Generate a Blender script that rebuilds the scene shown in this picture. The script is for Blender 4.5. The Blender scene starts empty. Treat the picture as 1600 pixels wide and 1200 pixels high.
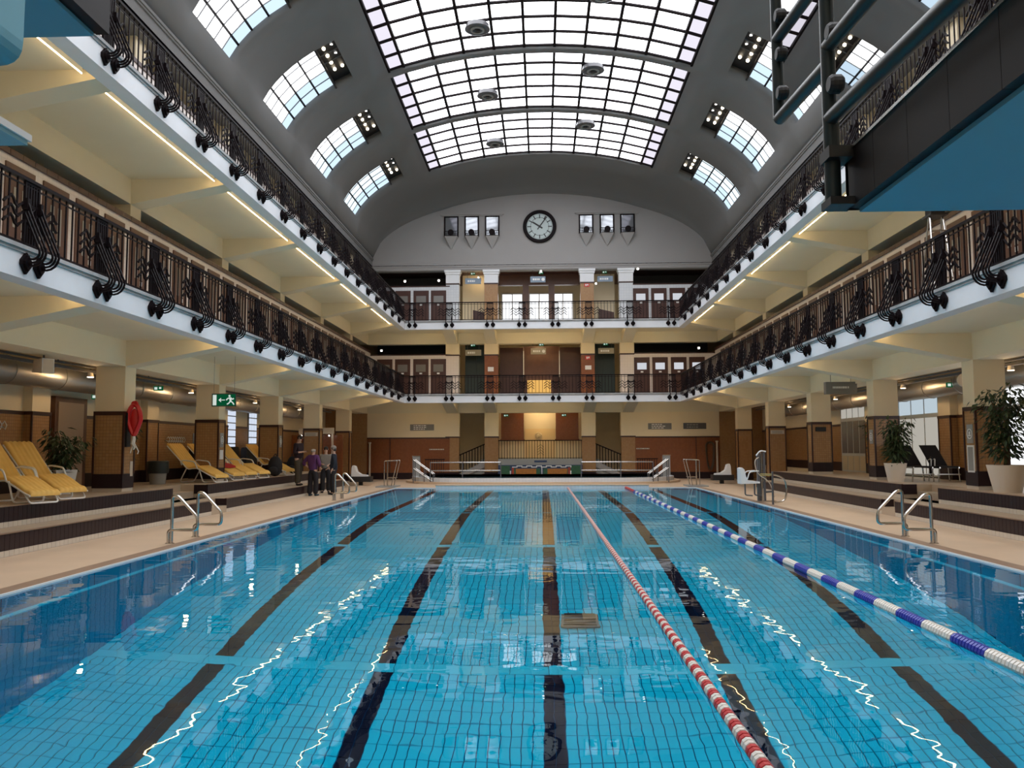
import bpy, math, random
from mathutils import Vector, Matrix
random.seed(7)
scene = bpy.context.scene
C = scene.collection
# ------------------------------------------------------------------ camera
CAM_H = 1.66
PITCH, YAW, ROLL = 0.07677, 0.03571, 0.0042
F = Vector((-math.sin(YAW)*math.cos(PITCH), math.cos(YAW)*math.cos(PITCH), math.sin(PITCH)))
RT = Vector((math.cos(YAW), math.sin(YAW), 0))
UP = RT.cross(F)
R2 = RT*math.cos(ROLL) - UP*math.sin(ROLL)
U2 = UP*math.cos(ROLL) + RT*math.sin(ROLL)
cam_d = bpy.data.cameras.new('camera')
cam_d.sensor_width = 36; cam_d.lens = 1300/1600*36
cam_d.clip_end = 300; cam_d.clip_start = 0.05
cam = bpy.data.objects.new('camera', cam_d); C.objects.link(cam)
cam.matrix_world = Matrix(((R2.x, U2.x, -F.x, 0), (R2.y, U2.y, -F.y, 0), (R2.z, U2.z, -F.z, CAM_H), (0, 0, 0, 1)))
scene.camera = cam
# ------------------------------------------------------------------ world, exposure
w = bpy.data.worlds.new('world'); scene.world = w; w.use_nodes = True
w.node_tree.nodes['Background'].inputs[0].default_value = (0.75, 0.85, 1, 1)
w.node_tree.nodes['Background'].inputs[1].default_value = 1.0
vs = scene.view_settings
vs.view_transform = 'Standard'; vs.look = 'None'; vs.gamma = 1.0; vs.use_curve_mapping = False
vs.exposure = 0.28
cy = scene.cycles
cy.use_denoising = True
cy.max_bounces = 8; cy.diffuse_bounces = 4; cy.glossy_bounces = 4; cy.transmission_bounces = 8; cy.transparent_max_bounces = 8
cy.caustics_refractive = True; cy.caustics_reflective = True
cy.sample_clamp_indirect = 6.0; cy.blur_glossy = 0.5
SKY_L = 4.0           # daylight coming through the frosted roof glass
# ------------------------------------------------------------------ helpers
def thing(name, label, cat, loc=(0, 0, 0), group=None, kind=None):
    o = bpy.data.objects.new(name, None); C.objects.link(o); o.location = loc
    o.empty_display_size = 0.2
    if label: o['label'] = label
    if cat: o['category'] = cat
    if group: o['group'] = group
    if kind: o['kind'] = kind
    return o
def tag(o, label=None, cat=None, group=None, kind=None):
    if label: o['label'] = label
    if cat: o['category'] = cat
    if group: o['group'] = group
    if kind: o['kind'] = kind
    return o
def wloc(p):
    v = Vector((0, 0, 0))
    while p is not None:
        v = v + Vector(p.location); p = p.parent
    return v
class MB:
    def __init__(s): s.v = []; s.f = []
    def add(s, vs_, fs):
        b = len(s.v); s.v += [tuple(p) for p in vs_]; s.f += [tuple(i+b for i in q) for q in fs]; return s
    def box(s, x0, x1, y0, y1, z0, z1):
        return s.add([(x0,y0,z0),(x1,y0,z0),(x1,y1,z0),(x0,y1,z0),(x0,y0,z1),(x1,y0,z1),(x1,y1,z1),(x0,y1,z1)],
                     [(0,3,2,1),(4,5,6,7),(0,1,5,4),(1,2,6,5),(2,3,7,6),(3,0,4,7)])
    def obox(s, c, a, b, d):
        c, a, b, d = Vector(c), Vector(a), Vector(b), Vector(d)
        P = [c-a-b-d, c+a-b-d, c+a+b-d, c-a+b-d, c-a-b+d, c+a-b+d, c+a+b+d, c-a+b+d]
        return s.add(P, [(0,3,2,1),(4,5,6,7),(0,1,5,4),(1,2,6,5),(2,3,7,6),(3,0,4,7)])
    def hexa(s, P):      # eight corner points: bottom ring then top ring
        return s.add(P, [(0,3,2,1),(4,5,6,7),(0,1,5,4),(1,2,6,5),(2,3,7,6),(3,0,4,7)])
    def extr(s, poly, d):
        n = len(poly); d = Vector(d); A = [Vector(p) for p in poly]; B = [p+d for p in A]
        return s.add(A+B, [tuple(range(n-1,-1,-1)), tuple(range(n,2*n))] + [(i,(i+1)%n,n+(i+1)%n,n+i) for i in range(n)])
    def tube(s, pts, r, n=8, closed=False, sq=1.0):
        P = [Vector(p) for p in pts]; m = len(P)
        rs = r if isinstance(r, (list, tuple)) else [r]*m
        T = []
        for i in range(m):
            if closed: t = P[(i+1)%m]-P[i-1]
            else: t = P[min(i+1,m-1)]-P[max(i-1,0)]
            T.append(t.normalized() if t.length > 1e-9 else Vector((0,0,1)))
        up = Vector((0,0,1)) if abs(T[0].z) < 0.9 else Vector((1,0,0))
        N = (up - T[0]*up.dot(T[0])).normalized(); vs_ = []
        for i in range(m):
            N = (N - T[i]*N.dot(T[i]))
            N = N.normalized() if N.length > 1e-6 else T[i].orthogonal().normalized()
            B = T[i].cross(N)
            for k in range(n):
                a = 2*math.pi*(k+0.5)/n
                vs_.append(P[i] + N*(math.cos(a)*rs[i]) + B*(math.sin(a)*rs[i]*sq))
        fs = []
        for i in range(m if closed else m-1):
            j = (i+1)%m
            for k in range(n):
                fs.append((i*n+k, i*n+(k+1)%n, j*n+(k+1)%n, j*n+k))
        if not closed: fs += [tuple(range(n-1,-1,-1)), tuple((m-1)*n+k for k in range(n))]
        return s.add(vs_, fs)
    def lathe(s, prof, c=(0,0,0), n=20, axis='z', cap=True):
        c = Vector(c); vs_ = []
        for r, h in prof:
            for k in range(n):
                a = 2*math.pi*k/n; p, q = r*math.cos(a), r*math.sin(a)
                vs_.append(c + (Vector((p,q,h)) if axis == 'z' else Vector((p,h,q)) if axis == 'y' else Vector((h,p,q))))
        fs = []
        for i in range(len(prof)-1):
            for k in range(n): fs.append((i*n+k, i*n+(k+1)%n, (i+1)*n+(k+1)%n, (i+1)*n+k))
        if cap: fs += [tuple(range(n-1,-1,-1)), tuple((len(prof)-1)*n+k for k in range(n))]
        return s.add(vs_, fs)
    def ball(s, c, r, n=12, m=8, sc=(1,1,1)):
        prof = [(max(1e-4,math.sin(math.pi*i/m)), -math.cos(math.pi*i/m)) for i in range(m+1)]
        t = MB().lathe(prof, (0,0,0), n)
        return s.add([(c[0]+p[0]*r*sc[0], c[1]+p[1]*r*sc[1], c[2]+p[2]*r*sc[2]) for p in t.v], t.f)
    def mesh(s, name, off=(0,0,0), smooth=False, uv=True, angle=40):
        me = bpy.data.meshes.new(name)
        me.from_pydata([(p[0]-off[0], p[1]-off[1], p[2]-off[2]) for p in s.v], [], s.f)
        if uv and len(s.f) < 60000:
            ul = me.uv_layers.new(name='uv'); dat = [0.0]*(2*len(me.loops)); li = 0
            for poly in me.polygons:
                nx, ny, nz = abs(poly.normal[0]), abs(poly.normal[1]), abs(poly.normal[2])
                for vi in poly.vertices:
                    p = s.v[vi]
                    if nz >= nx and nz >= ny: a, b = p[0], p[1]
                    elif nx >= ny: a, b = p[1], p[2]
                    else: a, b = p[0], p[2]
                    dat[2*li] = a; dat[2*li+1] = b; li += 1
            ul.data.foreach_set('uv', dat)
        if smooth:
            me.polygons.foreach_set('use_smooth', [True]*len(me.polygons))
            me.set_sharp_from_angle(angle=math.radians(angle))
        return me
    def build(s, name, mat, parent=None, smooth=False, kind=None, uv=True, angle=40):
        me = s.mesh(name, wloc(parent), smooth, uv, angle)
        me.materials.append(mat)
        o = bpy.data.objects.new(name, me); C.objects.link(o)
        if parent is not None: o.parent = parent
        if kind: o['kind'] = kind
        return o
    def single(s, name, label, cat, mat, group=None, smooth=False, kind=None):
        o = s.build(name, mat, None, smooth, kind); return tag(o, label, cat, group)
    def struct(s, name, mat, label=None, smooth=False, uv=True):
        o = s.build(name, mat, None, smooth, 'structure', uv)
        if label: o['label'] = label
        return o
def inst(name, me, parent, loc, rot=None, scale=None):
    o = bpy.data.objects.new(name, me); C.objects.link(o); o.parent = parent
    o.location = loc
    if rot: o.rotation_euler = rot
    if scale: o.scale = scale
    return o
def meshof(mb, name, mat, smooth=False, uv=True):
    me = mb.mesh(name, (0,0,0), smooth, uv); me.materials.append(mat); return me
def copy_tree(o, parent=None):
    c = o.copy(); C.objects.link(c); c.parent = parent
    for ch in list(o.children): copy_tree(ch, c)
    return c
# ------------------------------------------------------------------ materials
def mat(name, col, rough=0.5, metal=0.0, var=0.0, vscale=3.0, bump=0.0, bscale=30.0, spec=0.5, coat=0.0):
    m = bpy.data.materials.new(name); m.use_nodes = True
    nt = m.node_tree; b = nt.nodes['Principled BSDF']
    b.inputs['Base Color'].default_value = (*col, 1); b.inputs['Roughness'].default_value = rough
    b.inputs['Metallic'].default_value = metal; b.inputs['Specular IOR Level'].default_value = spec
    if coat: b.inputs['Coat Weight'].default_value = coat; b.inputs['Coat Roughness'].default_value = 0.1
    tc = nt.nodes.new('ShaderNodeTexCoord')
    if var > 0:
        n = nt.nodes.new('ShaderNodeTexNoise'); n.inputs['Scale'].default_value = vscale; n.inputs['Detail'].default_value = 4
        r = nt.nodes.new('ShaderNodeMapRange'); r.inputs[3].default_value = 1-var; r.inputs[4].default_value = 1+var
        mx = nt.nodes.new('ShaderNodeMix'); mx.data_type = 'RGBA'; mx.blend_type = 'MULTIPLY'; mx.inputs[0].default_value = 1
        nt.links.new(tc.outputs['Object'], n.inputs['Vector']); nt.links.new(n.outputs[0], r.inputs[0])
        mx.inputs[6].default_value = (*col, 1); nt.links.new(r.outputs[0], mx.inputs[7])
        nt.links.new(mx.outputs[2], b.inputs['Base Color'])
    if bump > 0:
        n2 = nt.nodes.new('ShaderNodeTexNoise'); n2.inputs['Scale'].default_value = bscale
        bp = nt.nodes.new('ShaderNodeBump'); bp.inputs['Strength'].default_value = bump; bp.inputs['Distance'].default_value = 0.01
        nt.links.new(tc.outputs['Object'], n2.inputs['Vector']); nt.links.new(n2.outputs[0], bp.inputs['Height'])
        nt.links.new(bp.outputs[0], b.inputs['Normal'])
    return m
def tile_mat(name, c1, c2, mortar, bw, rh, ms=0.004, rough=0.3, off=0.0):
    m = bpy.data.materials.new(name); m.use_nodes = True
    nt = m.node_tree; b = nt.nodes['Principled BSDF']; b.inputs['Roughness'].default_value = rough
    uv = nt.nodes.new('ShaderNodeUVMap')
    br = nt.nodes.new('ShaderNodeTexBrick'); br.offset = off; br.inputs['Scale'].default_value = 1
    br.inputs['Color1'].default_value = (*c1,1); br.inputs['Color2'].default_value = (*c2,1); br.inputs['Mortar'].default_value = (*mortar,1)
    br.inputs['Mortar Size'].default_value = ms; br.inputs['Brick Width'].default_value = bw; br.inputs['Row Height'].default_value = rh
    nt.links.new(uv.outputs[0], br.inputs['Vector']); nt.links.new(br.outputs['Color'], b.inputs['Base Color'])
    bp = nt.nodes.new('ShaderNodeBump'); bp.inputs['Strength'].default_value = 0.4; bp.inputs['Distance'].default_value = 0.004; bp.invert = True
    nt.links.new(br.outputs['Fac'], bp.inputs['Height']); nt.links.new(bp.outputs[0], b.inputs['Normal'])
    return m
def emit(name, col, s):
    m = bpy.data.materials.new(name); m.use_nodes = True; nt = m.node_tree
    nt.nodes.remove(nt.nodes['Principled BSDF'])
    e = nt.nodes.new('ShaderNodeEmission'); e.inputs[0].default_value = (*col,1); e.inputs[1].default_value = s
    nt.links.new(e.outputs[0], nt.nodes['Material Output'].inputs[0]); return m
def glass(name, col=(1,1,1), rough=0.0):
    m = bpy.data.materials.new(name); m.use_nodes = True; nt = m.node_tree
    nt.nodes.remove(nt.nodes['Principled BSDF'])
    t = nt.nodes.new('ShaderNodeBsdfTransparent'); t.inputs[0].default_value = (*col,1)
    g = nt.nodes.new('ShaderNodeBsdfGlossy'); g.inputs['Roughness'].default_value = rough
    fr = nt.nodes.new('ShaderNodeFresnel'); fr.inputs[0].default_value = 1.14
    mx = nt.nodes.new('ShaderNodeMixShader')
    nt.links.new(fr.outputs[0], mx.inputs[0]); nt.links.new(t.outputs[0], mx.inputs[1]); nt.links.new(g.outputs[0], mx.inputs[2])
    nt.links.new(mx.outputs[0], nt.nodes['Material Output'].inputs[0]); return m
M = {}
M['cream'] = mat('cream_plaster', (0.86,0.74,0.53), 0.75, var=0.05, vscale=1.5, bump=0.1)
M['soffit'] = mat('soffit_plaster', (0.80,0.73,0.56), 0.8, var=0.05, vscale=1.0, bump=0.1)
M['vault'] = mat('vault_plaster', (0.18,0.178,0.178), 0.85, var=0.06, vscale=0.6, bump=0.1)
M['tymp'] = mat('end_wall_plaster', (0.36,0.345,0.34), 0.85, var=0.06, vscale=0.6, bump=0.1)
M['fascia'] = mat('white_fascia', (0.84,0.85,0.88), 0.55, var=0.05, vscale=2.5)
M['stone'] = mat('weathered_cornice', (0.42,0.42,0.42), 0.7, var=0.4, vscale=4)
M['brown'] = tile_mat('ochre_tile', (0.43,0.24,0.105), (0.385,0.205,0.085), (0.25,0.14,0.07), 0.075, 0.075, 0.004, 0.25)
M['rust'] = tile_mat('rust_tile', (0.27,0.09,0.03), (0.24,0.075,0.025), (0.15,0.05,0.02), 0.075, 0.075, 0.004, 0.25)
M['dark'] = mat('dark_glazed_tile', (0.024,0.012,0.014), 0.35, var=0.3, vscale=6, spec=0.25)
M['dgrout'] = mat('tile_grout', (0.16,0.12,0.10), 0.8)
M['wtile'] = mat('off_white_tile', (0.62,0.55,0.46), 0.35, var=0.08, vscale=5)
M['bluewhite'] = tile_mat('pale_tile', (0.72,0.74,0.78), (0.68,0.71,0.76), (0.56,0.58,0.62), 0.15, 0.15, 0.005, 0.25)
M['cabin'] = tile_mat('cabin_white_tile', (0.78,0.70,0.66), (0.76,0.68,0.64), (0.6,0.53,0.5), 0.15, 0.15, 0.003, 0.3)
M['trim'] = mat('dark_red_trim', (0.045,0.014,0.010), 0.35)
M['deck'] = mat('deck_tile', (0.60,0.45,0.32), 0.42, var=0.12, vscale=1.3, bump=0.15, bscale=60)
M['tread'] = mat('step_tile', (0.47,0.37,0.27), 0.45, var=0.10, vscale=2, bump=0.15, bscale=60)
M['coping'] = mat('coping_tile', (0.30,0.20,0.14), 0.4, var=0.12, vscale=4)
M['edge'] = mat('white_edge', (0.85,0.85,0.85), 0.3)
M['iron'] = mat('wrought_iron', (0.010,0.0065,0.008), 0.5, spec=0.08)
M['chrome'] = mat('stainless_steel', (0.62,0.60,0.57), 0.22, metal=1.0)
M['steel'] = mat('grey_painted_steel', (0.10,0.10,0.11), 0.35)
M['wood'] = mat('dark_red_wood', (0.060,0.020,0.014), 0.4, var=0.25, vscale=5)
M['wood2'] = mat('brown_wood', (0.115,0.048,0.028), 0.4, var=0.25, vscale=5)
M['white'] = mat('white_paint', (0.82,0.81,0.78), 0.4)
M['plastic'] = mat('white_plastic', (0.85,0.85,0.85), 0.3)
M['grey'] = mat('grey_plastic', (0.30,0.30,0.29), 0.5)
M['midgrey'] = mat('sign_grey', (0.20,0.20,0.20), 0.5)
M['black'] = mat('black_plastic', (0.012,0.012,0.014), 0.5)
M['blackcloth'] = mat('black_cloth', (0.014,0.013,0.016), 0.9)
M['yellow'] = mat('yellow_padding', (0.85,0.52,0.13), 0.7, var=0.1, vscale=8)
M['green'] = mat('leaf_green', (0.045,0.075,0.030), 0.45, var=0.4, vscale=12)
M['stem'] = mat('plant_stem', (0.10,0.065,0.035), 0.7)
M['soil'] = mat('soil', (0.03,0.02,0.015), 0.9)
M['red'] = mat('red_plastic', (0.62,0.02,0.025), 0.3)
M['redcloth'] = mat('red_cloth', (0.45,0.02,0.02), 0.9)
M['duct'] = mat('galvanised_duct', (0.45,0.44,0.42), 0.38, metal=0.85)
M['poolblue'] = mat('pool_tile_blue', (0.010,0.66,0.93), 0.5, var=0.10, vscale=0.8, spec=0.0)
M['pooldeep'] = mat('pool_wall_tile', (0.006,0.42,0.66), 0.5, var=0.12, vscale=0.8, spec=0.0)
M['poolgrout'] = mat('pool_grout', (0.003,0.06,0.17), 0.8, spec=0.0)
M['poollight'] = mat('pool_band_tile', (0.03,0.70,0.95), 0.5, spec=0.0)
M['lane'] = mat('lane_line_tile', (0.008,0.014,0.035), 0.5, spec=0.0)
M['blueslab'] = mat('blue_concrete_paint', (0.15,0.40,0.50), 0.6, var=0.06, vscale=2)
M['boardblue'] = mat('springboard_paint', (0.30,0.55,0.62), 0.5)
M['skin'] = mat('skin', (0.55,0.33,0.24), 0.5)
M['glow'] = emit('roof_glass', (0.95,0.96,1.0), SKY_L)
M['glow2'] = emit('roof_glass_lilac', (0.90,0.86,0.98), 0.82)
M['glow3'] = emit('side_window_glass', (0.97,0.99,1.0), SKY_L*0.9)
M['glow4'] = emit('side_window_glass_blue', (0.66,0.84,1.0), 0.95)
M['glow5'] = emit('side_window_glass_pale', (0.80,0.93,1.0), 1.25)
M['daywin'] = emit('daylit_window', (0.95,0.97,1.0), 1.3)
M['frost'] = emit('frosted_window', (0.72,0.86,0.95), 0.55)
M['frostwarm'] = emit('frosted_window_low', (0.85,0.80,0.70), 0.42)
M['led'] = emit('warm_tube', (1.0,0.70,0.34), 19.0)
M['bulb'] = emit('warm_bulb', (1.0,0.85,0.62), 6.0)
M['bulbw'] = emit('white_bulb', (1.0,0.96,0.9), 5.0)
M['amber'] = emit('amber_lit_panel', (1.0,0.56,0.15), 0.7)  # emission stands in for warm lamplight on the niche
M['exitg'] = emit('exit_green', (0.005,0.16,0.06), 0.35)
M['exitw'] = emit('exit_white', (0.85,0.95,0.88), 0.6)
M['sglass'] = glass('safety_glass', (0.86,0.90,0.92), 0.0)
M['doorglass'] = mat('door_glass', (0.20,0.19,0.18), 0.12)
M['frosted'] = mat('frosted_door_glass', (0.36,0.33,0.29), 0.35)
M['doorglassw'] = emit('door_glass_bright', (0.9,0.93,1.0), 0.55)
# water
def water_mat():
    m = bpy.data.materials.new('pool_water'); m.use_nodes = True; nt = m.node_tree
    nt.nodes.remove(nt.nodes['Principled BSDF'])
    g = nt.nodes.new('ShaderNodeBsdfGlass'); g.inputs['IOR'].default_value = 1.333; g.inputs['Roughness'].default_value = 0.0
    g.inputs['Color'].default_value = (0.95,0.985,1.0,1)
    tc = nt.nodes.new('ShaderNodeTexCoord')
    mp = nt.nodes.new('ShaderNodeMapping'); mp.inputs['Scale'].default_value = (1.0,1.35,1.0)
    n = nt.nodes.new('ShaderNodeTexNoise'); n.inputs['Scale'].default_value = 1.5; n.inputs['Detail'].default_value = 2.0; n.inputs['Roughness'].default_value = 0.45
    b = nt.nodes.new('ShaderNodeBump'); b.inputs['Strength'].default_value = 1.0; b.inputs['Distance'].default_value = 0.0038
    nt.links.new(tc.outputs['Object'], mp.inputs[0]); nt.links.new(mp.outputs[0], n.inputs['Vector'])
    nt.links.new(n.outputs[0], b.inputs['Height']); nt.links.new(b.outputs[0], g.inputs['Normal'])
    nt.links.new(g.outputs[0], nt.nodes['Material Output'].inputs[0]); return m
M['water'] = water_mat()
# ------------------------------------------------------------------ key dimensions
BAY = 5.55
YC = [18.85 + BAY*k for k in range(-4, 5)]       # column centre lines (last = 41.17)
PX0, PX1, PY0, PY1 = -6.22, 6.36, 1.5, 35.2      # pool
GX = 7.0                                         # gallery edge
GY = 42.2                                        # end gallery edge
CX = 9.5                                         # column face
OX = 11.8                                        # outer wall
BY = 45.0                                        # end wall plane
NY = -4.0                                        # wall behind the camera
L1, L2 = 4.42, 8.20                              # gallery floors
PLZ, STZ = 0.71, 0.36
SX1, SX2 = 8.35, 9.0
# ================================================================== floor, pool, steps
m = MB()
z0 = -0.3
m.box(-SX1, PX0-0.30, NY, BY+5, z0, 0).box(PX1+0.30, SX1, NY, BY+5, z0, 0)
m.box(PX0-0.30, PX1+0.30, PY1+0.30, BY+5, z0, 0).box(PX0-0.30, PX1+0.30, NY, PY0-0.30, z0, 0)
deck = m.struct('floor', M['deck'], 'beige tiled pool deck around the basin')
cp = MB()
cp.box(PX0-0.30, PX0-0.03, PY0-0.30, PY1+0.30, z0, 0.0).box(PX1+0.03, PX1+0.30, PY0-0.30, PY1+0.30, z0, 0.0)
cp.box(PX0-0.03, PX1+0.03, PY1+0.03, PY1+0.30, z0, 0.0).box(PX0-0.03, PX1+0.03, PY0-0.30, PY0-0.03, z0, 0.0)
cp.build('coping', M['coping'], deck)
ed = MB()
ed.box(PX0-0.03, PX0, PY0-0.03, PY1+0.03, -0.03, 0.004).box(PX1, PX1+0.03, PY0-0.03, PY1+0.03, -0.03, 0.004)
ed.box(PX0, PX1, PY1, PY1+0.03, z0, 0.004).box(PX0, PX1, PY0-0.03, PY0, z0, 0.004)
ed.build('edge_strip', M['edge'], deck)
# pool floor profile: y -> depth
PROF = [(PY0, 4.75), (11.35, 4.7), (18.0, 3.35), (23.4, 1.35), (PY1, 1.2)]
def pdepth(y):
    for (a, da), (b, db) in zip(PROF, PROF[1:]):
        if y <= b: return da + (db-da)*(y-a)/(b-a)
    return PROF[-1][1]
LED = 0.10                                       # rest ledge
IX0, IX1 = PX0+LED, PX1-LED
m = MB()
vs_, fs = [], []
for (y, d) in PROF: vs_ += [(IX0-0.2, y, -d-0.012), (IX1+0.2, y, -d-0.012)]
for i in range(len(PROF)-1): fs.append((2*i, 2*i+1, 2*i+3, 2*i+2))
m.add(vs_, fs)
pool_floor = m.struct('floor_pool', M['poolgrout'], 'sloping tiled floor of the swimming pool')
LANES = [-4.42, -2.17, 0.10, 2.40, 4.68]; LW = 0.26
BANDS = [(11.25, 11.50), (18.0, 18.25), (23.25, 23.5)]
TW, TL, G = 0.125, 0.25, 0.008
def tile_top(mb, x0, x1, y0, y1, h=0.012):
    za, zb = -pdepth(y0), -pdepth(y1); b = 0.004
    P = [(x0,y0,za-h),(x1,y0,za-h),(x1,y1,zb-h),(x0,y1,zb-h),(x0+b,y0+b,za),(x1-b,y0+b,za),(x1-b,y1-b,zb),(x0+b,y1-b,zb)]
    mb.add(P, [(4,5,6,7),(0,1,5,4),(1,2,6,5),(2,3,7,6),(3,0,4,7)])
big = MB(); near_tiles = []; lane_mb = {}; band_mb = MB()
ny = int((PY1-PY0)/TL)
nx = int((IX1-IX0)/TW)
ox = (IX1-IX0-nx*TW)/2+IX0
LANES = [ox+TW*round((l-ox)/TW)-G/2 for l in LANES]; LW = 0.245
for j in range(ny):
    y0 = PY0+j*TL; y1 = y0+TL-G; yc = (y0+y1)/2
    if any(a <= yc <= b for a, b in BANDS): continue
    seg = sum(1 for a, b in BANDS if yc > a)
    for i in range(nx):
        x0 = ox+i*TW; x1 = x0+TW-G; xc = (x0+x1)/2
        if any(abs(xc-l) < 0.13 for l in LANES): continue
        if 8.6 <= y0 <= 11.0 and -1.9 < xc < 2.0 and len(near_tiles) < 270: near_tiles.append((x0,x1,y0,y1))
        else: tile_top(big, x0, x1, y0, y1)
    for li, l in enumerate(LANES):
        mb = lane_mb.setdefault((li, seg), MB())
        for q in range(2):
            tile_top(mb, l-LW/2+q*LW/2+0.003, l+q*LW/2-0.003, y0, y1, 0.011)
big.build('tile_field', M['poolblue'], pool_floor, kind='stuff', uv=False)
for k, mb in lane_mb.items(): mb.build('lane_line', M['lane'], pool_floor, uv=False)
for a, b in BANDS:
    mb = MB(); n = 24
    for i in range(n):
        x0 = IX0+(IX1-IX0)*i/n; tile_top(mb, x0, IX0+(IX1-IX0)*(i+1)/n-0.004, PY0+TL*math.floor((a+0.12-PY0)/TL), PY0+TL*(1+math.floor((a+0.12-PY0)/TL))-0.004, 0.02)
    o = mb.build('cross_band', M['poollight'], pool_floor, uv=False)
for (x0,x1,y0,y1) in near_tiles:
    t = MB(); tile_top(t, x0, x1, y0, y1); t.build('tile', M['poolblue'], pool_floor, uv=False)
# side walls of the basin with rest ledge, tiled below it
def pool_wall(name, sx, xo, xi, label):
    m = MB()
    LD = 1.22
    m.box(min(xo, xo-sx*0.03), max(xo, xo-sx*0.03), PY0, PY1, -LD-0.06, -0.03)
    ob = m.struct(name, M['pooldeep'], label)
    lg = MB().box(min(xo, xi+0.0), max(xo, xi), PY0, 23.4, -LD-0.06, -LD); lg.build('rest_ledge', M['poollight'], ob)
    g = MB(); x_g = xi-sx*0.012
    g.add([(x_g, PY0, -4.8), (x_g, 23.4, -4.8), (x_g, 23.4, -LD-0.06), (x_g, PY0, -LD-0.06)], [(0,1,2,3)])
    g.build('grout_bed', M['poolgrout'], ob)
    f = MB(); th = 0.25
    for j in range(int((23.4-PY0)/0.125)):
        y0 = PY0+j*0.125; y1 = y0+0.125-G; k = 0; zt = -LD-0.07
        while zt-0.02 > -pdepth(y1):
            zb = max(zt-th+G, -pdepth(y0)-0.02); b = 0.004
            P = [(x_g,y0,zb),(x_g,y1,zb),(x_g,y1,zt),(x_g,y0,zt),(xi,y0+b,zb+b),(xi,y1-b,zb+b),(xi,y1-b,zt-b),(xi,y0+b,zt-b)]
            f.add(P, [(4,5,6,7),(0,1,5,4),(1,2,6,5),(2,3,7,6),(3,0,4,7)])
            zt -= th
    f.build('wall_tile_field', M['pooldeep'], ob, kind='stuff', uv=False)
    gv = MB()
    for j in range(int((PY1-PY0)/1.0)): gv.box(min(xo,xo+sx*0.002), max(xo,xo+sx*0.002), PY0+j-0.006, PY0+j+0.006, -LD, -0.16)
    gv.box(min(xo,xo+sx*0.003), max(xo,xo+sx*0.003), PY0, PY1, -0.175, -0.16)
    gv.build('tile_joint', M['poolgrout'], ob, kind='stuff')
pool_wall('wall_pool_left', 1, PX0, IX0, 'blue tiled side wall of the pool on the left')
pool_wall('wall_pool_right', -1, PX1, IX1, 'blue tiled side wall of the pool on the right')
MB().box(PX0, PX1, PY0-0.03, PY0, -4.8, -0.03).struct('wall_pool_near', M['pooldeep'], 'deep end wall of the pool')
MB().box(PX0, PX1, PY1, PY1+0.03, -1.3, -0.03).struct('wall_pool_far', M['poolblue'], 'shallow end wall of the pool')
# low starting wall at the far end
m = MB().box(-4.45, 4.40, PY1-0.40, PY1-0.02, -1.2, 0.10)
sw = m.single('start_wall', 'pale tiled turning wall at the far end of the pool', 'pool wall', M['bluewhite'])
MB().box(-4.47, 4.42, PY1-0.42, PY1+0.35, 0.10, 0.13).build('cap_slab', M['deck'], sw)
# water sheet
m = MB(); m.add([(PX0,PY0,-0.02),(PX1,PY0,-0.02),(PX1,PY1,-0.02),(PX0,PY1,-0.02)], [(0,1,2,3)])
m.single('pool_water', 'clear blue water filling the long swimming pool', 'water', M['water'], kind='stuff')
# drain grate on the deep floor
dg = thing('floor_drain', 'dark drain grate on the floor of the deep pool', 'drain', (0.56, 13.0, -pdepth(13.0)))
zz = -pdepth(13.0)
MB().box(0.28,0.84,12.65,13.45,zz-0.02,zz+0.05).build('frame', M['midgrey'], dg)
MB().box(0.32,0.80,13.1,13.4,zz+0.05,zz+0.06).build('opening', M['black'], dg)
for k in range(3): MB().box(0.32,0.80,12.70+k*0.13,12.75+k*0.13,zz+0.05,zz+0.075).build('slat', M['black'], dg)
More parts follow.
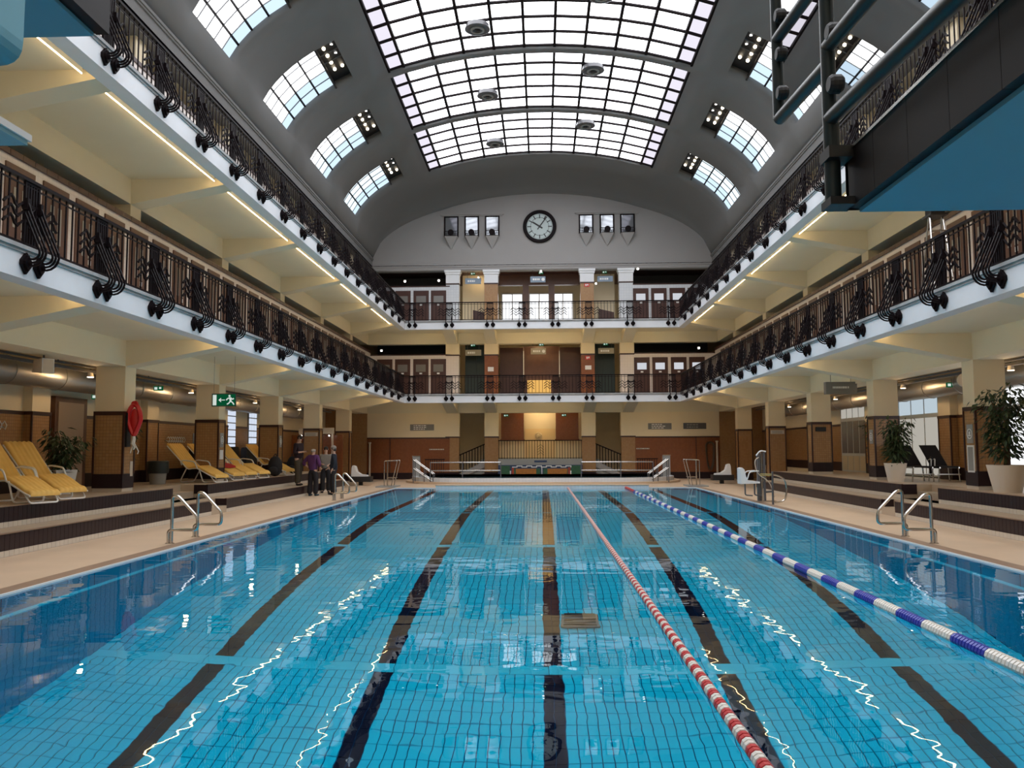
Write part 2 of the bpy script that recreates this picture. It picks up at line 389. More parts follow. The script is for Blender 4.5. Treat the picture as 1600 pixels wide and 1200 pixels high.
# stepped terraces
TWT = 0.125
tile_me = meshof(MB().box(0, 0.012, 0.004, TWT-0.004, 0.0, 0.245), 'tile', M['dark'], uv=False)
wt_me = meshof(MB().box(0, 0.010, 0.004, TWT-0.004, 0.0, 0.095), 'tile', M['wtile'], uv=False)
def terrace(side, gap):
    s = -1 if side == 'left' else 1
    g0, g1 = gap
    m = MB()
    def bx(xa, xb, y0, y1, z0, z1): m.box(min(s*xa,s*xb), max(s*xa,s*xb), y0, y1, z0, z1)
    EY = 35.2 if s < 0 else 33.0                 # terraces end before the far deck
    bx(SX1+0.012, SX2+0.5, NY, g0, -0.3, STZ); bx(SX1+0.012, SX2+0.5, g1, EY, -0.3, STZ)
    bx(SX2+0.012, OX, NY, g0-0.8, -0.3, PLZ); bx(SX2+0.012, OX, g1+0.35, EY, -0.3, PLZ)
    bx(SX2+0.75, OX, g0-0.8, g1+0.35, -0.3, PLZ)
    # half steps in the gap
    bx(SX1, SX1+0.32, g0, g1, -0.3, STZ/2); bx(SX1+0.32, SX2+0.42, g0, g1, -0.3, STZ)
    bx(SX2+0.40, SX2+0.76, g0-0.8, g1+0.35, -0.3, (STZ+PLZ)/2)
    bx(SX2, SX2+0.42, g0-0.8, g1+0.35, -0.3, STZ)
    # deck beyond
    bx(SX1, OX, EY, BY+5, -0.3, 0.0)
    ob = m.struct('floor_terrace_'+side, M['tread'], 'stepped beige seating terrace on the %s of the pool' % side)
    # glazed nosing strips
    nz = MB()
    for (xx, ya, yb, zz) in [(SX1, NY, g0, STZ), (SX1, g1, EY, STZ), (SX2, NY, g0-0.8, PLZ), (SX2, g1+0.35, EY, PLZ)]:
        nz.box(min(s*(xx-0.012),s*(xx+0.05)), max(s*(xx-0.012),s*(xx+0.05)), ya, yb, zz, zz+0.012)
    nz.build('nosing', M['coping'], ob)
    # end faces of the near/far blocks (dark)
    ef = MB()
    for ya, yb in [(g0, g0+0.012), (g1-0.012, g1)]:
        ef.box(min(s*(SX1+.0),s*(SX1+0.30)), max(s*(SX1+.0),s*(SX1+0.30)), ya, yb, 0.105, STZ)
    for ya, yb in [(g0-0.8, g0-0.788), (g1+0.338, g1+0.35)]:
        ef.box(min(s*(SX2),s*(SX2+0.38)), max(s*(SX2),s*(SX2+0.38)), ya, yb, STZ+0.105, PLZ)
    ef.build('end_tile', M['dark'], ob)
    # riser tiles: nearest as single pieces, the rest joined
    restd, restw = MB(), MB()
    for (xx, zb, ya, yb) in [(SX1, 0, 9.0, g0), (SX2, STZ, 9.0, g0-0.8), (SX1, 0, g1, EY), (SX2, STZ, g1+0.35, EY)]:
        n = int((yb-ya)/TWT); first = ya < 10
        for j in range(n):
            y = yb-(j+1)*TWT if first else ya+j*TWT
            if first and y > (11.8 if s < 0 else 14.6):
                inst('tile', tile_me, ob, (s*xx if s > 0 else -xx-0.012, y, zb+0.10))
            else:
                xa = s*xx if s > 0 else -xx-0.012
                restd.box(xa, xa+0.012, y+0.004, y+TWT-0.004, zb+0.10, zb+0.345)
            xa = s*xx if s > 0 else -xx-0.010
            restw.box(xa, xa+0.010, y+0.004, y+TWT-0.004, zb+0.003, zb+0.095)
    restd.build('riser_tile_field', M['dark'], ob, kind='stuff', uv=False)
    restw.build('white_tile_field', M['wtile'], ob, kind='stuff', uv=False)
    gr = MB()
    for (xx, zb, ya, yb) in [(SX1, 0, NY, g0), (SX2, STZ, NY, g0-0.8), (SX1, 0, g1, EY), (SX2, STZ, g1+0.35, EY)]:
        gr.box(min(s*(xx+0.008),s*(xx+0.02)), max(s*(xx+0.008),s*(xx+0.02)), ya, yb, zb, zb+0.35)
    gr.build('grout_bed', M['dgrout'], ob)
    return ob
terrace('left', (20.9, 21.9)); terrace('right', (20.2, 21.0))
# ================================================================== galleries
def mirror_box(mb, s, xa, xb, y0, y1, z0, z1): mb.box(min(s*xa,s*xb), max(s*xa,s*xb), y0, y1, z0, z1)
BCOL = [(-5.22,-4.48), (-3.11,-2.35), (2.14,2.89), (4.25,5.02)]
BCX = [(a+b)/2 for a, b in BCOL]
EYB = 49.6
for lv, (fl, nm) in enumerate([(L1, 'lower'), (L2, 'upper')]):
    so, lip, lb = fl-0.27, fl-0.45, fl-0.86      # soffit, lip bottom, long beam bottom
    m = MB()
    for s in (-1, 1):
        mirror_box(m, s, GX+0.30, OX, NY, EYB, so, fl)
    m.box(-GX-0.30, GX+0.30, GY+0.30, EYB, so, fl)
    slab = m.struct('ceiling_gallery_'+nm, M['soffit'], 'pale soffit slab of the %s gallery running round three sides' % nm)
    # edge fascia and lip
    for s, sd in ((-1,'left'), (1,'right')):
        m = MB(); mirror_box(m, s, GX, GX+0.30, NY, GY, lip, fl-0.10)
        fa = m.struct('trim_fascia_%s_%s' % (sd, nm), M['fascia'], 'white painted edge of the %s gallery on the %s' % (nm, sd))
        c = MB(); mirror_box(c, s, GX-0.045, GX+0.30, NY, GY, fl-0.055, fl); mirror_box(c, s, GX-0.02, GX+0.30, NY, GY, fl-0.10, fl-0.055)
        c.build('cornice', M['stone'], fa)
    m = MB().box(-GX, GX, GY, GY+0.30, lip, fl-0.10)
    m.box(-GX-0.30, -GX, GY, GY+0.30, lip, fl-0.10).box(GX, GX+0.30, GY, GY+0.30, lip, fl-0.10)
    fa = m.struct('trim_fascia_back_'+nm, M['fascia'], 'white painted edge of the %s gallery across the end wall' % nm)
    MB().box(-GX, GX, GY-0.045, GY+0.3, fl-0.055, fl).box(-GX, GX, GY-0.02, GY+0.3, fl-0.10, fl-0.055).build('cornice', M['stone'], fa)
    # beams
    for s, sd in ((-1,'left'), (1,'right')):
        m = MB(); mirror_box(m, s, CX, CX+0.68, NY, BY, lb, so)
        lbm = m.struct('ceiling_beam_%s_%s' % (sd, nm), M['soffit'], 'long beam over the %s columns under the %s gallery' % (sd, nm))
        for y in YC[1:]:
            b = MB(); h = 0.25
            P = [(s*CX, y-h, lb), (s*(GX+0.3), y-h, so-0.16), (s*(GX+0.3), y+h, so-0.16), (s*CX, y+h, lb),
                 (s*CX, y-h, so), (s*(GX+0.3), y-h, so), (s*(GX+0.3), y+h, so), (s*CX, y+h, so)]
            b.hexa(P); b.build('cross_beam', M['soffit'], lbm)
    m = MB().box(-CX, CX, BY, BY+0.5, lb, so)
    lbm = m.struct('ceiling_beam_back_'+nm, M['soffit'], 'beam over the end wall columns under the %s gallery' % nm)
    for x in BCX:
        b = MB(); h = 0.30
        P = [(x-h, GY+0.3, so-0.16), (x+h, GY+0.3, so-0.16), (x+h, BY, lb), (x-h, BY, lb),
             (x-h, GY+0.3, so), (x+h, GY+0.3, so), (x+h, BY, so), (x-h, BY, so)]
        b.hexa(P); b.build('cross_beam', M['soffit'], lbm)
    # warm light tubes behind the lip
    tl = (BAY-0.56)/2-0.06
    tube_me = meshof(MB().tube([(0,-tl/2,0),(0,tl/2,0)], 0.0095, 8), 'tube', M['led'])
    hold_me = meshof(MB().box(-0.008,0.008,-tl/2,tl/2,0.010,0.06 if lv == 0 else 0.10), 'holder', M['white'])
    for s, sd in ((-1,'left'), (1,'right')):
        for y in YC[2:-1]:
            for q in (-1, 1):
                nb = ['first','second','third','fourth','fifth','sixth','seventh'][round((YC[-2]-y)/BAY)]
                t = thing('light_tube', '%s warm light tube in the %s bay from the end wall, %s %s gallery' % ('nearer' if q < 0 else 'farther', nb, nm, sd), 'light tube',
                          (s*(GX+0.52), y+BAY/2+q*(tl/2+0.02), so-(0.06 if lv == 0 else 0.10)), 'warm tubes under the %s %s gallery' % (nm, sd))
                inst('tube', tube_me, t, (0,0,0)); inst('holder', hold_me, t, (0,0,0))
    spans = [(-7.0,-5.4),(-4.3,-3.2),(-2.2,2.0),(3.0,4.1),(5.2,6.9)]
    for (a, b) in spans:
        t = thing('light_tube', 'warm light tube over the %s span of the end wall under the %s gallery' % ({-7.0:'far left',-4.3:'left stair',-2.2:'middle',3.0:'right stair',5.2:'far right'}[a], nm), 'light tube', ((a+b)/2, GY+0.52, so-0.10), 'warm tubes under the %s end gallery' % nm)
        L = (b-a)/2-0.1
        MB().tube([((a+b)/2-L, GY+0.52, so-0.10), ((a+b)/2+L, GY+0.52, so-0.10)], 0.02 if lv == 0 else 0.032, 8).build('tube', M['led'], t)
        MB().box((a+b)/2-L, (a+b)/2+L, GY+0.512, GY+0.528, so-0.085, so).build('holder', M['white'], t)
# ================================================================== outer walls
def outer_wall(side):
    s = -1 if side == 'left' else 1
    m = MB()
    wz = [(-0.3, 12.0)]
    ys = [(NY, BY+5)]
    mirror_box(m, s, OX, OX+0.3, NY, EYB, -0.3, 11.7)
    ob = m.struct('wall_'+side, M['cream'], 'cream plaster outer wall on the %s with ochre tiled dado' % side)
    t = MB(); mirror_box(t, s, OX-0.03, OX, NY, BY, PLZ, 2.46); t.build('tile_dado', M['brown'], ob)
    t = MB(); mirror_box(t, s, OX-0.05, OX, NY, BY, 2.46, 2.54); t.build('trim_band', M['trim'], ob)
    t = MB(); mirror_box(t, s, OX-0.045, OX, NY, BY, PLZ, 1.06); t.build('base_band', M['dark'], ob)
    # shallow piers behind each column with dark corner strips
    for y in YC[2:]:
        p = MB(); mirror_box(p, s, OX-0.22, OX, y-0.35, y+0.35, PLZ, 2.46); p.build('pier_tile', M['brown'], ob)
        p = MB(); mirror_box(p, s, OX-0.22, OX, y-0.35, y+0.35, 2.54, 3.6); p.build('pier_plaster', M['cream'], ob)
        p = MB(); mirror_box(p, s, OX-0.25, OX-0.0, y-0.37, y+0.37, 2.46, 2.54); p.build('pier_trim', M['trim'], ob)
        p = MB()
        for e in (-0.37, 0.33): mirror_box(p, s, OX-0.24, OX-0.20, y+e, y+e+0.04, 1.06, 2.46)
        p.build('corner_strip', M['trim'], ob)
        p = MB(); mirror_box(p, s, OX-0.235, OX, y-0.365, y+0.365, PLZ, 1.06); p.build('pier_base', M['dark'], ob)
    return ob
wl = outer_wall('left'); wr = outer_wall('right')
MB().box(-OX-0.3, OX+0.3, NY-0.3, NY, -0.3, 17).struct('wall_near', M['cream'], 'plain end wall behind the deep end')
# ================================================================== ground columns
ordn = ['first','second','third','fourth','fifth','sixth']
def column(side, k, y, zb, label):
    s = -1 if side == 'left' else 1
    c = thing('column', label, 'column', (s*(CX+0.34), y, zb), 'tiled columns under the %s gallery' % side)
    def bx(nm, mt, e, z0, z1):
        m = MB(); mirror_box(m, s, CX-e, CX+0.68+e, y-0.25-e, y+0.25+e, z0, z1); return m.build(nm, mt, c)
    bx('plinth', M['wtile'], 0.0, zb, zb+0.08)
    bx('base', M['dark'], 0.012, zb+0.08, zb+0.40)
    bx('tile_shaft', M['brown'], 0.0, zb+0.40, 2.44)
    bx('trim_band', M['trim'], 0.02, 2.44, 2.53)
    bx('plaster_shaft', M['cream'], 0.0, 2.53, L1-0.85)
    for (xx, yy) in ((CX, y-0.25), (CX, y+0.25), (CX+0.68, y-0.25)):
        m = MB(); mirror_box(m, s, xx-0.022, xx+0.022, yy-0.022, yy+0.022, zb+0.40, 2.44); m.build('corner_strip', M['trim'], c)
    return c
lab_l = {3: 'ochre tiled column on the left carrying the red rescue buoy', 4: 'ochre tiled column on the left behind the hanging exit sign',
         5: 'third ochre tiled column from the left edge, beside the yellow loungers', 6: 'ochre tiled column on the left behind the standing people',
         7: 'farthest ochre tiled column on the left, near the end wall', 2: 'ochre tiled column on the left just outside the frame', 1: 'ochre tiled column on the left beside the deep end'}
lab_r = {3: 'nearest ochre tiled column on the right, with a framed notice and round sign', 4: 'ochre tiled column on the right beside the smaller potted plant',
         5: 'third ochre tiled column on the right, with a small black camera', 6: 'ochre tiled column on the right beyond the pool hoist',
         7: 'farthest ochre tiled column on the right, near the end wall', 2: 'ochre tiled column on the right just outside the frame', 1: 'ochre tiled column on the right beside the deep end'}
for k in (2, 3, 4, 5, 6, 7, 8):
    kk = k-1
    zl = PLZ if YC[k] < 35.2 else 0.0
    zr = PLZ if YC[k] < 33.0 else 0.0
    column('left', kk, YC[k], zl, lab_l[kk]); column('right', kk, YC[k], zr, lab_r[kk])
# slim column heads on the two galleries
for s, sd in ((-1,'left'), (1,'right')):
    for k in range(2, 9):
        y = YC[k]
        for nm, z0, z1 in (('lower', 6.6, L2-0.86), ('upper', 10.4, 11.45)):
            m = MB(); mirror_box(m, s, CX, CX+0.5, y-0.25, y+0.25, z0, z1)
            m.struct('wall_pier_%s' % sd, M['cream'], 'cream pier above the changing cabins, %s side' % sd)
# ================================================================== changing cabins
DW, DH = 0.84, 2.18
door_mb = MB().box(-0.025, 0.02, -DW/2, DW/2, 0.0, DH)
for zz in (0.12, 0.62): door_mb.box(-0.032, 0.0, -DW/2+0.1, DW/2-0.1, zz, zz+0.40)
door_side = meshof(door_mb, 'door', M['wood2'])
strip_me = meshof(MB().box(-0.035, 0.0, -0.06, 0.06, 0, 0.72), 'pane', M['frosted'])
plate_me = meshof(MB().box(-0.040, 0.0, -0.045, 0.045, 0, 0.10), 'number_plate', M['plastic'])
lintel_me = meshof(MB().box(-0.03, 0.0, -DW/2, DW/2, 0, 0.10), 'header', M['wood2'])
cap_me = meshof(MB().box(-0.05, 0.10, 0.006, 0.354, 0, 0.10), 'tile', M['wood'])
def cabin_side(side):
    s = -1 if side == 'left' else 1
    X = 9.36
    m = MB(); mirror_box(m, s, X, X+0.10, NY, BY, L1, 6.86)
    ob = m.struct('wall_cabins_%s_lower' % side, M['cabin'], 'white front of the changing cabins along the lower %s gallery' % side)
    ob.location = (0,0,0)
    rz = 0 if s > 0 else math.pi
    y = 12.1; i = 0
    while y < 44.0:
        d = inst('door', door_side, ob, (s*X, y, L1), (0,0,rz))
        for e in (-0.11, 0.13): inst('pane', strip_me, d, (0, e, 1.18))
        inst('number_plate', plate_me, d, (0, 0.13 if i % 2 else -0.11, 1.04))
        inst('header', lintel_me, d, (0, 0, DH+0.02))
        y += 1.106; i += 1
    y = 10.0
    while y < 44.6:
        inst('tile', cap_me, ob, (s*X, y if s > 0 else y+0.36, 6.86), (0,0,rz)); y += 0.36
    # cabin row of the upper gallery
    m = MB(); mirror_box(m, s, X, X+0.10, NY, BY, L2, 10.60)
    ob2 = m.struct('wall_cabins_%s_upper' % side, M['cabin'], 'white front of the changing cabins along the upper %s gallery' % side)
    t = MB(); mirror_box(t, s, X-0.03, X+0.12, NY, BY, 10.60, 10.70); t.build('trim_band', M['trim'], ob2)
cabin_side('left'); cabin_side('right')
# ================================================================== vault
VA, VB, VZ = 9.3, 4.3, 12.1
def vp(t, off=0.0):
    x, z = VA*math.cos(t), VZ+VB*math.sin(t)
    nx_, nz_ = math.cos(t)/VA, math.sin(t)/VB; l = math.hypot(nx_, nz_)
    return (x+nx_/l*off, z+nz_/l*off)
tX = lambda X: math.acos(X/VA)
T_WL, T_GT, T_WT, T_SK = tX(9.06), tX(7.35), tX(6.75), tX(5.6)
SKC = [-5.6, -5.02] + [-5.02+10.04*i/9 for i in range(1, 9)] + [5.02, 5.6]
half = [0.0, T_WL] + [T_WL+(T_GT-T_WL)*i/6 for i in range(1, 6)] + [T_GT, T_WT, (T_WT+T_SK)/2, T_SK]
tt = half + [tX(-x) for x in SKC[1:-1]] + [math.pi-a for a in reversed(half)]
tt = sorted(set(round(a, 6) for a in tt))
RIB = 0.17
WIN = [26.2+BAY*k for k in range(-3, 3)]; WLEN = 2.9
skb = [(YC[i]+RIB, YC[i+1]-RIB) for i in range(0, len(YC)-1)]
yy = {NY, BY}
for a, b in skb: yy |= {round(a,4), round(b,4)}
for a in WIN: yy |= {round(a,4), round(a+WLEN,4)}
yy = sorted(yy)
def is_hole(t, y):
    X = VA*math.cos(t)
    if abs(X) < 5.6 and any(a < y < b for a, b in skb): return True
    if 6.75 < abs(X) < 9.06 and any(a < y < a+WLEN for a in WIN): return True
    return False
m = MB(); vs_ = []; fs = []
COVE = 43.0                                      # beyond this line the vault curls down into the end wall
yy = [y for y in yy if y < COVE]+[COVE+2.0*math.sin(math.pi/2*i/8) for i in range(9)]
for y in yy:
    d_ = 0.75*(1-math.cos(math.asin(min(1, max(0, (y-COVE)/2.0))))) if y > COVE else 0.0
    for t in tt: x, z = vp(t, -d_*min(1.0, math.sin(t)*1.25)); vs_.append((x, y, z))
n = len(tt)
for j in range(len(yy)-1):
    for i in range(n-1):
        if is_hole((tt[i]+tt[i+1])/2, (yy[j]+yy[j+1])/2): continue
        fs.append((j*n+i, j*n+i+1, (j+1)*n+i+1, (j+1)*n+i))
m.add(vs_, fs)
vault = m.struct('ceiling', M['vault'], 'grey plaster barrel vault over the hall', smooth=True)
vault.data.update()
cen = vault.data.polygons[len(vault.data.polygons)//2]
inward = (Vector((0, cen.center.y, VZ))-cen.center).dot(cen.normal) > 0
sm = vault.modifiers.new('thick', 'SOLIDIFY'); sm.thickness = 0.30; sm.offset = -1 if inward else 1
# wall strip and moulding below the vault
for s, sd in ((-1,'left'), (1,'right')):
    m = MB(); mirror_box(m, s, VA, VA+0.35, NY, BY, 11.40, VZ)
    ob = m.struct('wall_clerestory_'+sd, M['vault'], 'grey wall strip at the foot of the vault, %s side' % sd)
    m = MB(); mirror_box(m, s, VA-0.07, VA, NY, BY, 12.04, 12.12); mirror_box(m, s, VA-0.04, VA, NY, BY, 11.98, 12.04); m.build('moulding', M['vault'], ob)
    m = MB(); mirror_box(m, s, VA, OX+0.3, NY, EYB, 11.45, 11.7)
    m.struct('ceiling_aisle_'+sd, M['soffit'], 'ceiling over the upper %s gallery' % sd)
# ================================================================== skylight bays
ord_b = ['farthest', 'middle', 'nearest visible']
vis = list(reversed(skb))[:3]
def skylight(a, b, name, label, individual):
    sk = thing(name, label, None, (0, (a+b)/2, VZ+VB), kind='structure')
    rows = [a+(b-a)*i/5 for i in range(6)]; ts = [tX(x) for x in SKC]
    sheet = {0: MB(), 1: MB()}
    for i in range(len(ts)-1):
        for j in range(5):
            p = [vp(ts[i], 0.16), vp(ts[i+1], 0.16)]
            y0, y1 = rows[j], rows[j+1]
            out = 1 if i in (0, len(ts)-2) else 0
            mb = MB() if individual else sheet[out]
            mb.add([(p[0][0],y0,p[0][1]), (p[1][0],y0,p[1][1]), (p[1][0],y1,p[1][1]), (p[0][0],y1,p[0][1])], [(0,1,2,3)])
            if individual: mb.build('pane', M['glow2'] if out else M['glow'], sk, uv=False)
    if not individual:
        for q in (0, 1): sheet[q].build('pane_field', M['glow2'] if q else M['glow'], sk, kind='stuff', uv=False)
    for j, y in enumerate(rows):
        mb = MB(); w_ = 0.055 if j not in (0, 5) else 0.08
        for i in range(len(ts)-1):
            p0, p1, q0, q1 = vp(ts[i],0.10), vp(ts[i+1],0.10), vp(ts[i],0.17), vp(ts[i+1],0.17)
            mb.hexa([(p0[0],y-w_,p0[1]),(p1[0],y-w_,p1[1]),(p1[0],y+w_,p1[1]),(p0[0],y+w_,p0[1]),
                     (q0[0],y-w_,q0[1]),(q1[0],y-w_,q1[1]),(q1[0],y+w_,q1[1]),(q0[0],y+w_,q0[1])])
        mb.build('glazing_bar', M['iron'], sk)
    for i, t in enumerate(ts):
        p, q = vp(t,0.08), vp(t,0.17); w_ = 0.05 if i not in (0, len(ts)-1) else 0.09
        MB().box(p[0]-w_, p[0]+w_, a, b, min(p[1],q[1])-0.02, max(p[1],q[1])).build('glazing_bar', M['iron'], sk)
for i, (a, b) in enumerate(vis): skylight(a, b, 'window_%d' % (i+1), '%s bay of the glazed roof with white panes' % ord_b[i], True)
for i, (a, b) in enumerate(list(reversed(skb))[3:]): skylight(a, b, 'window_%d' % (i+4), 'bay of the glazed roof above the deep end', False)
# side windows of the vault
nwin = 12
wn = {3: 'nearest', 4: 'second', 5: 'farthest', 2: 'partly cut off'}
bulb_me = meshof(MB().ball((0,0,0), 0.062, 10, 6), 'bulb', M['bulb'], True)
small_me = meshof(MB().box(-0.04,0.04,-0.018,0.018,-0.018,0.018), 'bulb', M['bulbw'])
WORD = {20.67: 'first', 26.2: 'second', 31.73: 'third', 37.26: 'fourth'}
for wi, a in enumerate(WIN):
    for s, sd in ((-1,'left'), (1,'right')):
        nth = {0:'sixth',1:'fifth',2:'fourth',3:'third',4:'second',5:'last'}[wi]
        b = a+WLEN
        o = thing('window_%d' % nwin, '%s curved window from the end wall set in the %s side of the vault' % ({5:'first',4:'second',3:'third',2:'fourth',1:'fifth',0:'sixth'}[wi], sd), None, (s*8.2, (a+b)/2, 13.6), kind='structure'); nwin += 1
        ts = [T_WL+(T_GT-T_WL)*i/4 for i in range(5)]; rows = [a+WLEN*i/5 for i in range(6)]
        def P(t, y, off): p = vp(t, off); return (s*p[0], y, p[1])
        if wi >= 2:
            for i in range(4):
                for j in range(5):
                    blue = (j >= 4) or (j == 3 and i >= 1 and wi > 2) or (wi == 2 and j >= 4 and i > 1)
                    MB().add([P(ts[i],rows[j],0.2), P(ts[i+1],rows[j],0.2), P(ts[i+1],rows[j+1],0.2), P(ts[i],rows[j+1],0.2)], [(0,1,2,3)]).build('pane', M['glow4'] if blue else M['glow5'] if (wi == 5 or (wi == 4 and j >= 2)) else M['glow3'], o, uv=False)
            for j in range(1, 5):
                mb = MB()
                for i in range(4):
                    y, w_ = rows[j], 0.012
                    mb.hexa([P(ts[i],y-w_,0.17),P(ts[i+1],y-w_,0.17),P(ts[i+1],y+w_,0.17),P(ts[i],y+w_,0.17),P(ts[i],y-w_,0.2),P(ts[i+1],y-w_,0.2),P(ts[i+1],y+w_,0.2),P(ts[i],y+w_,0.2)])
                mb.build('mullion', M['steel'], o)
            for i in range(5):
                p, q = P(ts[i],0,0.175), P(ts[i],0,0.2)
                MB().box(min(p[0],q[0])-0.018, max(p[0],q[0])+0.018, a, b, min(p[2],q[2])-0.018, max(p[2],q[2])+0.018).build('mullion', M['iron'], o)
        else:
            mb = MB()
            for i in range(4): mb.add([P(ts[i],a,0.2), P(ts[i+1],a,0.2), P(ts[i+1],b,0.2), P(ts[i],b,0.2)], [(0,1,2,3)])
            mb.build('pane_field', M['glow3'], o, kind='stuff', uv=False)
        # dark lamp recess at the top of the opening
        TE = T_WT+0.03
        lp = MB().hexa([P(T_GT,a-0.1,0.29),P(TE,a-0.1,0.29),P(TE,b+0.1,0.29),P(T_GT,b+0.1,0.29),P(T_GT,a-0.1,0.36),P(TE,a-0.1,0.36),P(TE,b+0.1,0.36),P(T_GT,b+0.1,0.36)])
        lp.hexa([P(T_GT-0.01,a,0.0),P(T_GT,a,0.0),P(T_GT,b,0.0),P(T_GT-0.01,b,0.0),P(T_GT-0.01,a,0.4),P(T_GT,a,0.4),P(T_GT,b,0.4),P(T_GT-0.01,b,0.4)])
        lo = lp.build('lamp_panel', M['black'], o)
        if wi >= 2:
            tm = T_GT*0.62+T_WT*0.38; tn = T_GT*0.2+T_WT*0.8
            for q, yq in enumerate((0.55, 1.05, 1.55, 2.05)):
                p = P(tm, a+yq, 0.22); inst('bulb', bulb_me, lo, (p[0]-wloc(lo).x+0, p[1]-wloc(lo).y, p[2]-wloc(lo).z))
            p = P(tn, a+2.1, 0.24); inst('bulb', bulb_me, lo, (p[0]-wloc(lo).x, p[1]-wloc(lo).y, p[2]-wloc(lo).z))
            for yq in (0.6, 1.2): p = P(tn, a+yq, 0.26); inst('bulb', small_me, lo, (p[0]-wloc(lo).x, p[1]-wloc(lo).y, p[2]-wloc(lo).z))
            for yq in (0.35, 0.95, 1.5):
                q0, q1 = P(T_GT, a+yq, 0.26), P(T_WT, a+yq, 0.26)
                MB().tube([q0, q1], 0.02, 6).build('lamp_rail', M['steel'], lo)
# roof vents
for (x, y) in [(-2.15,27.87),(-2.15,33.37),(-2.15,38.85),(2.07,31.25),(2.07,36.8),(2.03,25.95)]:
    z = VZ+VB*math.sqrt(1-(x/VA)**2)
    near = {25.95:'nearest, at the top edge of the picture', 27.87:'nearest on the left half', 31.25:'middle one on the right half', 33.37:'middle one on the left half', 36.8:'farthest on the right half', 38.85:'farthest on the left half'}[y]
    v = thing('roof_vent', 'round dark vent hung under the glazed roof, '+near, 'vent', (x,y,z-0.1), 'round vents under the glass roof')
    MB().lathe([(0.40,0.16),(0.44,0.0),(0.36,-0.03),(0.30,0.0)], (x,y,z-0.1), 24).build('outer_ring', M['steel'], v, True)
    MB().lathe([(0.24,0.02),(0.24,-0.05),(0.17,-0.05),(0.17,0.02)], (x,y,z-0.1), 24).build('inner_ring', M['grey'], v, True)
    MB().lathe([(0.10,0.02),(0.08,-0.08)], (x,y,z-0.1), 16).build('core', M['black'], v, True)
# ================================================================== railings
bal_me = meshof(MB().box(-0.010,0.010,-0.010,0.010,0.05,0.91), 'baluster', M['iron'], uv=False)
post_me = meshof(MB().box(-0.018,0.018,-0.018,0.018,0.0,0.92), 'post', M['iron'], uv=False)
mb = MB()
for s_ in (-0.09,-0.03,0.03,0.09): mb.box(-0.02,0.012,s_-0.015,s_+0.015,0.05,0.91)
mb.box(-0.022,0.016,-0.15,0.15,0.87,0.91); mb.box(-0.022,0.016,-0.15,0.15,0.55,0.60)
panel_me = meshof(mb, 'centre_panel', M['iron'], uv=False)
mb = MB()
per = 0.30
for r, zz in enumerate((0.24, 0.37, 0.50)):
    pts = []; k = 0; s_ = -0.60
    while s_ <= 0.601:
        up = (k % 2 == 0); pts.append((0.0, s_, zz+(0.0 if up else 0.13))); s_ += per/2; k += 1
    sm_ = []
    for i in range(len(pts)-1):
        a, b = Vector(pts[i]), Vector(pts[i+1])
        for q in (0.0, 0.33, 0.66): 
            sm_.append(a.lerp(b, q)+Vector((0.012*math.sin(q*9), 0, 0.012*math.sin(q*math.pi*2))))
    sm_.append(Vector(pts[-1])); mb.tube(sm_, 0.02, 4)
chev_me = meshof(mb, 'chevron_ornament', M['iron'], uv=False)
# scrolled bracket: two arms of three parallel bars
mb = MB()
def arm_path(o):
    P = [(0.00+o, 0.60), (0.05+o, 0.46), (0.17+o, 0.18), (0.27+o, -0.05)]
    cx_, cz_, r_ = 0.14, -0.09, 0.14+o
    for k in range(9):
        a = 0.30-(k/8)*(math.pi*0.93)
        P.append((cx_+r_*math.cos(a), cz_+r_*math.sin(a)-0.0))
    return P
for s_ in (-0.15, 0.15):
    for o in (-0.045, 0.0, 0.045):
        P = [(p[0], s_, p[1]) for p in arm_path(o)]
        mb.tube(P, 0.017, 4)
    mb.box(-0.005, 0.06, s_-0.03, s_+0.03, 0.50, 0.66)
    mb.tube([(-0.04, s_, -0.235), (0.12, s_, -0.235)], 0.03, 6)
brk_me = meshof(mb, 'scroll_bracket', M['iron'], uv=False)
mb = MB(); H_, W_ = 0.15, 0.108
ring = [(0,H_),(W_,0.03),(W_,-0.03),(0,-H_),(-W_,-0.03),(-W_,0.03)]
mb.extr([(0.025, p[0], p[1]) for p in ring], (0.04,0,0))
mb.extr([(0.06, p[0]*0.7, p[1]*0.7) for p in ring], (0.035,0,0))
mb.ball((0.10,0,0), 0.03, 8, 5)
ros_me = meshof(mb, 'rosette', M['iron'], uv=False)
def railing(name, label, org, rz, s0, s1, brs, ends=True):
    R = thing(name, label, 'railing', org)
    cs, sn = math.cos(rz), math.sin(rz)
    def put(nm, me, s_, par=R, z=0.0): return inst(nm, me, par, (-sn*s_, cs*s_, z), (0,0,rz))
    L = s1-s0
    def bar(nm, z0, z1, hw):
        me = meshof(MB().box(-hw, hw, s0, s1, z0, z1), nm, M['iron']); put(nm, me, 0)
    bar('handrail', 0.905, 0.95, 0.034); bar('bottom_rail', 0.03, 0.055, 0.016); bar('middle_rail', 0.83, 0.85, 0.010)
    brs = sorted(brs); edges = []
    for b in brs:
        for e in (-0.15, 0.15): put('post', post_me, b+e)
        put('centre_panel', panel_me, b); put('chevron_ornament', chev_me, b)
        k = put('scroll_bracket', brk_me, b)
        for e in (-0.15, 0.15): inst('rosette', ros_me, k, (0, e, -0.24))
    prev = s0
    for b in brs+[None]:
        a_, b_ = prev, (b-0.15 if b is not None else s1)
        n_ = max(1, round((b_-a_)/0.171))
        for i in range(1, n_): put('baluster', bal_me, a_+(b_-a_)*i/n_)
        if b is not None: prev = b+0.15
    return R
BR = [11.02+1.825*k for k in range(-2, 17)]
railing('railing', 'black iron railing with scroll brackets along the lower gallery on the left', (-GX-0.02, 0, L1), 0, 6.5, GY-0.04, BR)
